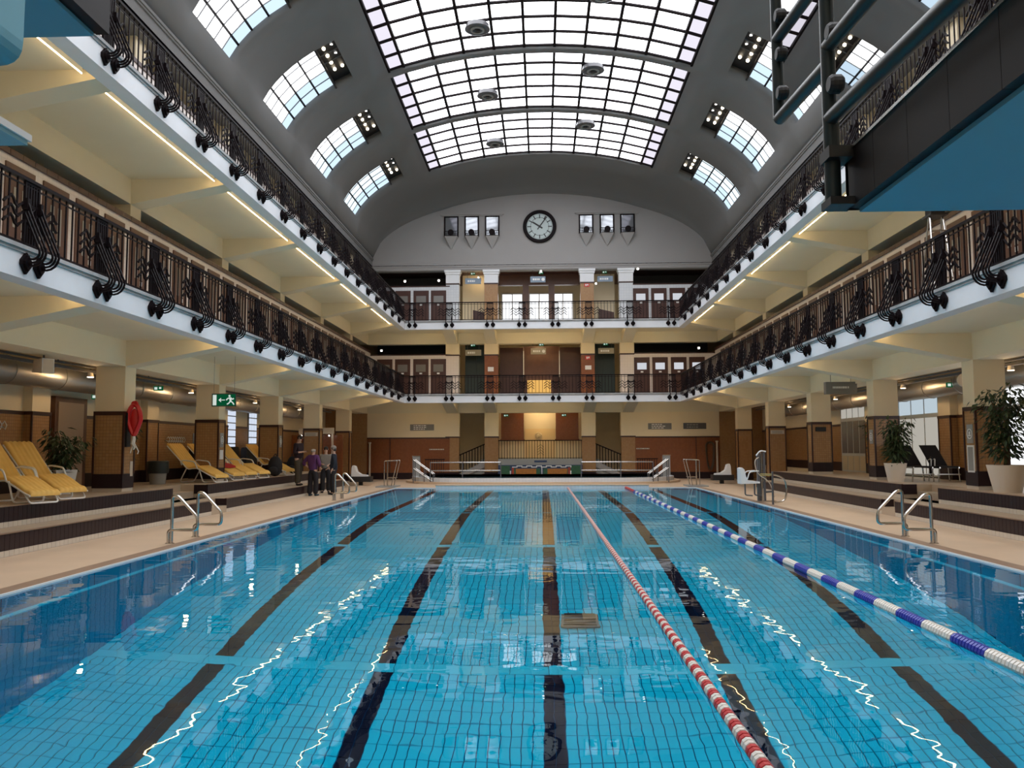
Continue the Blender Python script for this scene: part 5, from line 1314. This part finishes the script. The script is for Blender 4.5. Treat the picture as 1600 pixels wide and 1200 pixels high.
for (x,y,z,r,lab) in ((-9.15,28.35,PLZ,0.28,'black round backpack on the terrace behind the third left column'),(-9.3,30.9,PLZ,0.26,'black bag beside the last yellow lounger')):
    o = thing('backpack', lab, 'bag', (x,y,z)); MB().ball((x,y,z+0.36),r,14,10,(0.9,0.7,1.25)).build('body', M['blackcloth'], o, True)
    MB().ball((x,y-0.2,z+0.22),r*0.6,12,8,(1,0.5,0.8)).build('pocket', M['blackcloth'], o, True); MB().tube(smooth([(x-0.06,y,z+0.70),(x,y,z+0.80),(x+0.06,y,z+0.70)],0.05),0.015,6).build('handle', M['black'], o)
# ================================================================== loungers
def lounger_yellow(label, foot, head, cloth=False):
    fx, fy = foot; hx_, hy_ = head
    d = Vector((hx_-fx, hy_-fy, 0)).normalized(); e = Vector((-d.y, d.x, 0))
    o = thing('sun_lounger', label, 'sun lounger', (fx, fy, PLZ), 'yellow sun loungers on the left terrace')
    def W(u, v, z): return Vector((fx,fy,PLZ))+d*u+e*v+Vector((0,0,z))
    prof = [(0.0,0.16),(0.05,0.20),(0.16,0.22),(0.40,0.34),(0.66,0.44),(0.95,0.40),(1.05,0.44),(1.40,0.80),(1.66,1.06),(1.72,1.08)]
    nr = 6; w_ = 0.58; cols = nr*4
    mb = MB(); vs_ = []; fs_ = []
    for (u, z) in prof:
        for c in range(cols+1):
            v = -w_/2+w_*c/cols; bul = 0.022*abs(math.sin(math.pi*c/4)); vs_.append(W(u, v, z+0.03+bul))
        for c in range(cols+1): v = -w_/2+w_*c/cols; vs_.append(W(u, v, z-0.02))
    st = 2*(cols+1)
    for i in range(len(prof)-1):
        for c in range(cols):
            fs_.append((i*st+c, i*st+c+1, (i+1)*st+c+1, (i+1)*st+c)); fs_.append((i*st+cols+1+c, (i+1)*st+cols+1+c, (i+1)*st+cols+2+c, i*st+cols+2+c))
        fs_.append((i*st, (i+1)*st, (i+1)*st+cols+1, i*st+cols+1)); fs_.append((i*st+cols, i*st+st-1, (i+1)*st+st-1, (i+1)*st+cols))
    for i in (0, len(prof)-1):
        for c in range(cols): fs_.append((i*st+c, i*st+cols+1+c, i*st+cols+2+c, i*st+c+1))
    mb.add(vs_, fs_).build('padding', M['yellow'], o, True, uv=False, angle=70)
    for v in (-0.30, 0.30):
        MB().tube(smooth([W(0.0,v,0.15),W(0.16,v,0.20),W(0.66,v,0.42),W(0.95,v,0.38),W(1.70,v,1.05)],0.08),0.016,6).build('side_rail', M['white'], o, True)
        MB().tube(smooth([W(0.62,v,0.40),W(0.72,v,0.60),W(1.12,v,0.64),W(1.22,v,0.60),W(1.16,v,0.50)],0.08),0.018,6).build('armrest', M['white'], o, True)
    for (ua, ub) in ((0.56,0.42),(1.0,1.22)):
        MB().tube(smooth([W(ua,-0.30,0.40),W(ub,-0.30,0.02),W(ub,0.30,0.02),W(ua,0.30,0.40)],0.08),0.018,6).build('leg', M['white'], o, True)
    MB().tube(smooth([W(0.18,-0.28,0.20),W(0.02,-0.28,0.02),W(0.02,0.28,0.02),W(0.18,0.28,0.20)],0.06),0.016,6).build('foot_loop', M['white'], o, True)
    if cloth:
        t = MB(); P_ = []
        for (u,z) in ((0.35,0.42),(0.55,0.50),(0.75,0.54),(0.9,0.52)):
            for v in (-0.28,0.0,0.28): P_.append(W(u,v,z+random.uniform(0,0.05)))
        q = thing('towel', 'red towel lying on a yellow lounger beside the second left column', 'towel', tuple(W(0.6,0,0.5)))
        t.add(P_+[p-Vector((0,0,0.05)) for p in P_], [(i*3+c,i*3+c+1,i*3+4+c,i*3+3+c) for i in range(3) for c in range(2)]+[(12+i*3+c,15+i*3+c,16+i*3+c,13+i*3+c) for i in range(3) for c in range(2)]+[(0,3,15,12),(3,6,18,15),(6,9,21,18),(2,14,17,5),(5,17,20,8),(8,20,23,11),(0,12,13,1),(1,13,14,2),(9,10,22,21),(10,11,23,22)]).build('cloth', M['redcloth'], q, True)
    return o
lounger_yellow('yellow padded lounger nearest the camera, cut off by the left edge', (-8.80,14.55), (-10.5,15.2))
lounger_yellow('second yellow padded lounger from the left edge, its whole back showing', (-8.98,15.75), (-10.62,16.45))
lounger_yellow('yellow padded lounger standing alone by the waste bin', (-9.1,23.5), (-10.76,24.0))
lounger_yellow('yellow lounger with a red towel, beside the exit sign column', (-9.2,25.1), (-10.85,25.6), True)
lounger_yellow('yellow padded lounger between the red towel and the third left column', (-9.15,26.05), (-10.8,26.55))
lounger_yellow('yellow padded lounger in the middle of the gap before the third left column', (-9.05,27.0), (-10.7,27.5))
lounger_yellow('farthest yellow lounger, partly hidden behind the third left column', (-8.95,29.5), (-10.6,30.0))
def lounger_black(label, x, y):
    o = thing('sun_lounger', label, 'sun lounger', (x,y,PLZ), 'black loungers on the right terrace')
    MB().extr([(x-0.23,y+0.55,PLZ+0.40),(x+0.23,y+0.55,PLZ+0.40),(x+0.05,y+0.80,PLZ+0.96),(x-0.41,y+0.80,PLZ+0.96)],(0,0.03,0.02)).build('backrest', M['blackcloth'], o)
    MB().box(x-0.24,x+0.24,y,y+0.60,PLZ+0.38,PLZ+0.42).build('seat', M['blackcloth'], o)
    for v in (-0.25,0.25):
        MB().box(x+v-0.015,x+v+0.015,y-0.02,y+0.62,PLZ+0.36,PLZ+0.40).build('side_rail', M['chrome'], o)
        for yy_ in (y+0.02,y+0.58): MB().tube([(x+v,yy_,PLZ+0.38),(x+v*1.12,yy_,PLZ)],0.018,6).build('leg', M['chrome'], o)
    MB().tube([(x-0.30,y+0.02,PLZ+0.2),(x+0.30,y+0.02,PLZ+0.2)],0.018,6).build('crossbar', M['chrome'], o)
lounger_black('left of the two black sun loungers on the right terrace', 10.18, 22.75); lounger_black('right of the two black sun loungers on the right terrace', 10.80, 22.6)
o = thing('sports_bag', 'dark bag with two white handles between the black loungers', 'bag', (10.49,22.95,PLZ)); MB().ball((10.49,22.95,PLZ+0.42),0.06,12,8,(0.8,1.2,4.5)).build('body', M['blackcloth'], o, True)
for e in (-0.05,0.05): MB().tube(smooth([(10.49+e,22.85,PLZ+0.42),(10.49+e,22.83,PLZ+0.62),(10.49+e,23.0,PLZ+0.58)],0.05),0.014,6).build('handle', M['plastic'], o, True)
# ================================================================== plants
def plant(label, x, y, z, h, spread, pot_r=0.26, pot_h=0.48, n_leaf=420, seed=1, low=0.0, square=False):
    rr = random.Random(seed)
    o = thing('potted_plant', label, 'plant', (x,y,z))
    MB().lathe([(pot_r*0.68,0.0),(pot_r,pot_h),(pot_r*0.9,pot_h),(pot_r*0.86,pot_h-0.06)],(x,y,z),4 if square else 20).build('pot', M['plastic'] if square else M.setdefault('pot', mat('pale_pot',(0.75,0.66,0.56),0.5)), o, not square)
    MB().lathe([(pot_r*0.84,pot_h-0.05),(pot_r*0.5,pot_h-0.03)],(x,y,z),14).build('soil', M['soil'], o)
    lf = MB(); tips = []
    for k in range(7):
        a = rr.uniform(0,6.28); top = h*rr.uniform(0.7,1.0); lean = spread*rr.uniform(0.2,0.7)
        pts = [(x+0.05*math.cos(a),y+0.05*math.sin(a),z+pot_h-0.05)]
        for q in range(1,5): t = q/4; pts.append((x+lean*t*t*math.cos(a)+rr.uniform(-.03,.03), y+lean*t*t*math.sin(a)+rr.uniform(-.03,.03), z+pot_h+top*t))
        MB().tube(pts,[0.014,0.012,0.010,0.008,0.005],5).build('stem', M['stem'], o); tips.append(pts)
    for i in range(n_leaf):
        P_ = rr.choice(tips); t = rr.uniform(0.15 if low == 0 else low,1.0)*4; q = min(3,int(t)); c = Vector(P_[q]).lerp(Vector(P_[q+1]), t-q)
        a = rr.uniform(0,6.28); out = spread*rr.uniform(0.05,0.5)
        c = c+Vector((math.cos(a)*out, math.sin(a)*out, rr.uniform(-0.1,0.08)))
        a2 = a+rr.uniform(-0.6,0.6); L = rr.uniform(0.12,0.22); droop = rr.uniform(0.2,1.1); dv = Vector((math.cos(a2)*math.cos(droop), math.sin(a2)*math.cos(droop), -math.sin(droop)))
        sd_ = dv.cross(Vector((rr.uniform(-.3,.3),rr.uniform(-.3,.3),1))).normalized()*L*0.19
        mid = c+dv*L*0.45+Vector((0,0,0.012))
        lf.add([c, mid+sd_, c+dv*L, mid-sd_], [(0,1,2),(0,2,3)])
    lf.build('foliage', M['green'], o, kind='stuff', uv=False)
    return o
plant('tall leafy plant in a white pot at the right edge', 9.55, 17.55, PLZ, 1.65, 0.75, 0.38, 0.56, 1000, 3)
plant('leafy plant in a pale pot by the second right column', 9.52, 22.9, PLZ, 1.35, 0.55, 0.29, 0.50, 800, 5)
plant('leafy plant half hidden behind the second right column', 10.75, 27.2, PLZ, 1.6, 0.5, 0.25, 0.45, 320, 8)
plant('dark leafy plant in a square white pot near the brown door on the left', -10.35, 17.75, PLZ, 1.0, 0.6, 0.30, 0.52, 520, 11, square=True)
plant('plant half hidden behind the rescue buoy column', -10.9, 21.3, PLZ, 1.5, 0.55, 0.22, 0.4, 320, 14)
# ================================================================== right wall openings
def win_side(n_, label, y0, y1, z0, z1, cols, rows, mats, frame, door=False):
    o = thing('%s_%d' % ('door' if door else 'window', n_), label, None, (OX,(y0+y1)/2,z0), kind='structure')
    mb = MB(); mb.box(OX-0.10,OX-0.02,y0-0.07,y1+0.07,z0-0.02,z1+0.07); mb.build('frame', frame, o)
    for c in range(cols):
        for r, (ra, rb) in enumerate(rows):
            ya, yb = y0+(y1-y0)*c/cols+0.05, y0+(y1-y0)*(c+1)/cols-0.05; za, zb = z0+(z1-z0)*ra+0.04, z0+(z1-z0)*rb-0.04
            MB().box(OX-0.115,OX-0.10,ya,yb,za,zb).build('pane', mats[r], o)
    return o
grw = mat('grey_white_frame',(0.52,0.53,0.50),0.5); creamf = mat('cream_door_paint',(0.58,0.48,0.32),0.5)
win_side(60, 'tall frosted window behind the black loungers on the right', 25.0, 28.6, PLZ+0.05, 3.20, 4, [(0,0.74),(0.76,1.0)], [M['frostwarm'], M['frost']], grw)
win_side(4, 'pale panelled folding door with small panes in the right aisle', 30.0, 33.0, PLZ+0.02, 3.20, 5, [(0,0.25),(0.26,0.78),(0.80,1.0)], [creamf, M['doorglass'], M['frostwarm']], grw, True)
win_side(61, 'bright daylit glazing at the right edge behind the tall plant', 17.4, 21.6, PLZ+0.05, 3.2, 4, [(0,0.75),(0.77,1.0)], [M['daywin'], M['daywin']], grw)
o = thing('door_5', 'narrow dark doorway with pale frame in the far right aisle', None, (OX,36.2,0), kind='structure')
MB().box(OX-0.10,OX,35.6,36.9,0.0,2.2).build('frame', M['wood'], o); MB().box(OX-0.12,OX-0.10,35.7,36.2,0.0,2.08).build('leaf', M['steel'], o); MB().box(OX-0.14,OX-0.10,36.2,36.3,0.0,2.1).build('jamb', M['white'], o)

# stepladder on the lower right gallery
sl = thing('stepladder', 'aluminium stepladder with a black tool bag on the lower right gallery', 'stepladder', (8.3,17.4,L1))
for v in (-0.22,0.22):
    MB().tube([(8.3+v,17.15,L1),(8.3+v*0.6,17.45,L1+2.05)],0.022,6).build('front_stile', M['chrome'], sl, True)
    MB().tube([(8.3+v,17.95,L1),(8.3+v*0.6,17.50,L1+2.05)],0.018,6).build('rear_stile', M['chrome'], sl, True)
for k in range(7):
    t = (k+0.7)/8; MB().box(8.3-0.20+0.07*t,8.3+0.20-0.07*t,17.15+0.30*t-0.04,17.15+0.30*t+0.05,L1+2.05*t,L1+2.05*t+0.025).build('tread', M['chrome'], sl)
MB().box(8.12,8.48,17.3,17.7,L1+2.05,L1+2.09).build('platform', M['black'], sl)
tb = thing('tool_bag', 'black tool bag standing on top of the stepladder', 'bag', (8.3,17.5,L1+2.09))
MB().box(8.16,8.44,17.36,17.64,L1+2.09,L1+2.34).build('body', M['blackcloth'], tb); MB().tube(smooth([(8.2,17.5,L1+2.34),(8.2,17.5,L1+2.46),(8.4,17.5,L1+2.46),(8.4,17.5,L1+2.34)],0.05),0.012,6).build('handle', M['black'], tb)
# ================================================================== people
def skin_mesh(name, verts, edges, radii, mt, parent, root=0, sub=2):
    me = bpy.data.meshes.new(name); me.from_pydata([tuple(v) for v in verts], edges, [])
    ob = bpy.data.objects.new(name, me); C.objects.link(ob); ob.parent = parent
    me.materials.append(mt)
    sk = ob.modifiers.new('skin','SKIN'); sk.use_smooth_shade = True
    if not me.skin_vertices: 
        me.attributes.new if False else None
        bm_ = __import__('bmesh').new(); bm_.from_mesh(me); bm_.verts.layers.skin.verify(); bm_.to_mesh(me); bm_.free()
    for i, r in enumerate(radii):
        sv = me.skin_vertices[0].data[i]; sv.radius = r if isinstance(r, tuple) else (r, r); sv.use_root = (i == root)
    ss = ob.modifiers.new('sub','SUBSURF'); ss.levels = sub; ss.render_levels = sub
    return ob
def hand(vs_, es, rs, wrist_i, wrist, dirv, side, curl=0.4):
    """palm plus five fingers of unequal length as chains rooted in the palm"""
    d = Vector(dirv).normalized(); e = Vector(side).normalized(); n_ = d.cross(e)
    palm = Vector(wrist)+d*0.055; pi = len(vs_); vs_.append(palm); es.append((wrist_i,pi)); rs.append((0.028,0.020))
    for k, (off, L) in enumerate(((-0.027,0.062),(-0.009,0.072),(0.009,0.068),(0.026,0.052))):
        p0 = palm+e*off+d*0.025; p1 = p0+d*L*0.5-n_*0.01; p2 = p1+d*L*0.5*math.cos(curl)-n_*L*0.5*math.sin(curl)
        i0 = len(vs_); vs_ += [p0,p1,p2]; es += [(pi,i0),(i0,i0+1),(i0+1,i0+2)]; rs += [0.0095,0.0088,0.0075]
    t0 = palm-e*0.028-d*0.02; t1 = t0-e*0.028+d*0.028; t2 = t1+d*0.028
    i0 = len(vs_); vs_ += [t0,t1,t2]; es += [(pi,i0),(i0,i0+1),(i0+1,i0+2)]; rs += [0.011,0.010,0.008]
def person(label, x, y, z, H, face, clothes, arms, legs=(0.0,0.0), hair=('short',(0.03,0.02,0.015)), bald=False, headtilt=0.0, jacket=False, hat=None):
    o = thing('person', label, 'person', (x,y,z)); o.rotation_euler = (0,0,face)        # local -y is forward
    k = H/1.75
    S = lambda a, b, c: Vector((a*k, b*k, c*k))
    # skeleton (feet on z=0)
    pel = S(0,0,0.96); wa = S(0,0.0,1.08); ch = S(0,0.0,1.30); nk0 = S(0,0.01,1.46); nk = S(0,-0.005+headtilt*0.2,1.52); hd0 = S(0,-0.01-headtilt*0.5,1.58); hd = S(0,-0.015-headtilt,1.665-abs(headtilt)*0.3)
    vs_ = [pel, wa, ch, nk0, nk, hd0, hd]; es = [(0,1),(1,2),(2,3),(3,4),(4,5),(5,6)]
    rs = [(0.145*k,0.105*k),(0.135*k,0.095*k),(0.165*k,0.11*k),(0.075*k,0.07*k),(0.052*k,0.052*k),(0.066*k,0.078*k),(0.074*k,0.092*k)]
    legpts = {}
    for s, fo in ((-1,legs[0]),(1,legs[1])):
        hip = S(s*0.09,0,0.90); kn = S(s*0.11,-0.02-fo*0.5,0.50); an = S(s*0.11,0.02-fo,0.09); toe = S(s*0.13,-0.13-fo,0.035)
        i = len(vs_); vs_ += [hip,kn,an,toe]; es += [(0,i),(i,i+1),(i+1,i+2),(i+2,i+3)]; rs += [0.088*k,0.056*k,0.042*k,0.03*k]; legpts[s] = (hip,kn,an,toe)
    armpts = {}
    for s, (el, wr) in zip((-1,1), arms):
        sh = S(s*0.185,0.0,1.42); el = S(*el); wr = S(*wr)
        i = len(vs_); vs_ += [sh,el,wr]; es += [(2,i),(i,i+1),(i+1,i+2)]; rs += [0.055*k,0.042*k,0.028*k]; armpts[s] = (sh,el,wr)
        dv = (wr-el).normalized(); sd_ = Vector((0,0,1)).cross(dv); sd_ = sd_ if sd_.length > 0.1 else Vector((1,0,0))
        hand(vs_, es, rs, i+2, wr, dv, sd_*s)
    skin_mesh('body', vs_, es, rs, M['skin'], o)
    cm = {kx: mat('cloth_'+kx, c, 0.9, var=0.1, vscale=9) for kx, c in clothes.items()}
    # shirt
    g = 0.016
    vs2 = [S(0,0,0.88), S(0,0,1.06), ch, S(0,0.005,1.45)]; es2 = [(0,1),(1,2),(2,3)]; rs2 = [(0.19*k,0.145*k),(0.185*k,0.140*k),(0.205*k,0.145*k),(0.10*k,0.095*k)]
    for s in (-1,1):
        sh, el, wr = armpts[s]; i = len(vs2); sl = el.lerp(wr, 0.86 if jacket or 'long' in hair else 0.55)
        vs2 += [sh,el,sl]; es2 += [(2,i),(i,i+1),(i+1,i+2)]; rs2 += [0.085*k,0.070*k,0.055*k]
    if jacket: vs2[0] = S(0,0,0.82); rs2[0] = (0.215*k,0.165*k)
    skin_mesh('shirt', vs2, es2, rs2, cm['shirt'], o)
    vs3 = [S(0,0,1.04), S(0,0,0.90)]; es3 = [(0,1)]; rs3 = [(0.165*k,0.125*k),(0.175*k,0.135*k)]
    for s in (-1,1):
        hip, kn, an, toe = legpts[s]; i = len(vs3); vs3 += [hip,kn,an+Vector((0,0,-0.035))]; es3 += [(1,i),(i,i+1),(i+1,i+2)]; rs3 += [0.118*k,0.098*k,0.092*k]
    skin_mesh('trousers', vs3, es3, rs3, cm['trousers'], o)
    for s in (-1,1):
        hip, kn, an, toe = legpts[s]; heel = an+Vector((0,0.05*k,-0.045*k))
        skin_mesh('shoe', [heel, an+Vector((0,-0.03*k,-0.04*k)), toe+Vector((0,-0.04*k,0.005*k))], [(0,1),(1,2)], [(0.045*k,0.05*k),(0.052*k,0.05*k),(0.042*k,0.032*k)], cm['shoes'], o, sub=1)
    # face and hair
    f = MB(); f.ball(hd+Vector((0,-0.095*k,0.0)),0.014,8,6,(0.8,1,1.4)); 
    c = f.build('nose', M['skin']); c.parent = o
    for s in (-1,1):
        c = MB().ball(hd+Vector((s*0.03*k,-0.083*k,0.022*k)),0.010,8,6).build('eye', M['black']); c.parent = o
        c = MB().ball(hd+Vector((s*0.078*k,0.0,0.0)),0.022,8,6,(0.4,0.8,1.3)).build('ear', M['skin']); c.parent = o
    c = MB().box(hd.x-0.022,hd.x+0.022,hd.y-0.088*k,hd.y-0.07*k,hd.z-0.05,hd.z-0.042).build('mouth', M['redcloth']); c.parent = o
    hm = mat('hair', hair[1], 0.8)
    if hat:
        hmb = MB().ball(hd+Vector((0,0.0,0.045*k)),0.098*k,14,8,(1,1.1,0.85)); hm2 = mat('hat', hat, 0.9); c = hmb.build('hat', hm2, None, True); c.parent = o
        c = MB().ball(hd+Vector((0,0.03*k,-0.02)),0.09*k,12,8,(0.95,0.9,0.9)).build('hair', hm, None, True); c.parent = o
    else:
        cap = MB().ball(hd+Vector((0,0.02*k,0.03*k if not bald else -0.02*k)),0.096*k,14,8,(0.92,0.98,0.95 if not bald else 0.6)); 
        if hair[0] == 'bun': cap.ball(hd+Vector((0,0.05*k,0.02*k)),0.07*k,10,8,(1,1.2,1.5))
        c = cap.build('hair', hm, None, True); c.parent = o
    return o
DK = (0.012,0.012,0.016)
# man looking at his phone, standing on the first step, facing right
p1 = person('man in dark top and olive trousers standing on the step looking at a phone', -8.66, 29.4, STZ, 1.78, math.radians(75),
    {'shirt': (0.022,0.010,0.016), 'trousers': (0.060,0.045,0.028), 'shoes': (0.012,0.008,0.008)},
    [((-0.24,0.02,1.14),(-0.08,-0.20,1.17)), ((0.24,0.02,1.14),(0.08,-0.20,1.17))], (0.05,-0.05), headtilt=0.05)
ph = MB().box(-0.035,0.035,-0.40,-0.32,1.215,1.225); q = ph.build('phone', M['black']); 
q.location = (-8.66,29.4,STZ); q.rotation_euler = (0,0,math.radians(75)); tag(q, 'black phone in the hand of the man on the step', 'phone')
# balding man in purple shirt, back to the camera, hand on hip
person('balding man in purple shirt with hand on hip, seen from behind', -8.10, 29.3, 0, 1.70, math.radians(180-20),
    {'shirt': (0.085,0.022,0.10), 'trousers': (0.012,0.010,0.014), 'shoes': (0.02,0.05,0.075)},
    [((-0.30,0.04,1.14),(-0.22,-0.14,1.02)), ((0.40,0.06,1.18),(0.21,0.0,1.04))], (0.03,-0.03), hair=('short',(0.38,0.34,0.30)), bald=True)
# woman facing the camera
person('woman in grey top and black trousers facing the pool', -8.17, 31.3, 0, 1.72, math.radians(12),
    {'shirt': (0.20,0.18,0.16), 'trousers': DK, 'shoes': (0.01,0.01,0.01)},
    [((-0.25,0.02,1.15),(-0.12,-0.20,1.10)), ((0.25,0.02,1.15),(0.14,-0.18,1.08))], (0.04,-0.06), hair=('bun',(0.02,0.012,0.008)))
# man in a dark jacket
person('man in dark blue jacket and pale cap turned towards the group', -7.54, 30.0, 0, 1.74, math.radians(-75),
    {'shirt': (0.014,0.018,0.030), 'trousers': DK, 'shoes': (0.01,0.01,0.012)},
    [((-0.25,-0.02,1.14),(-0.20,-0.18,0.98)), ((0.25,0.04,1.14),(0.24,-0.06,0.92))], (0.04,-0.02), hair=('short',(0.05,0.035,0.025)), jacket=True, hat=(0.24,0.21,0.18))
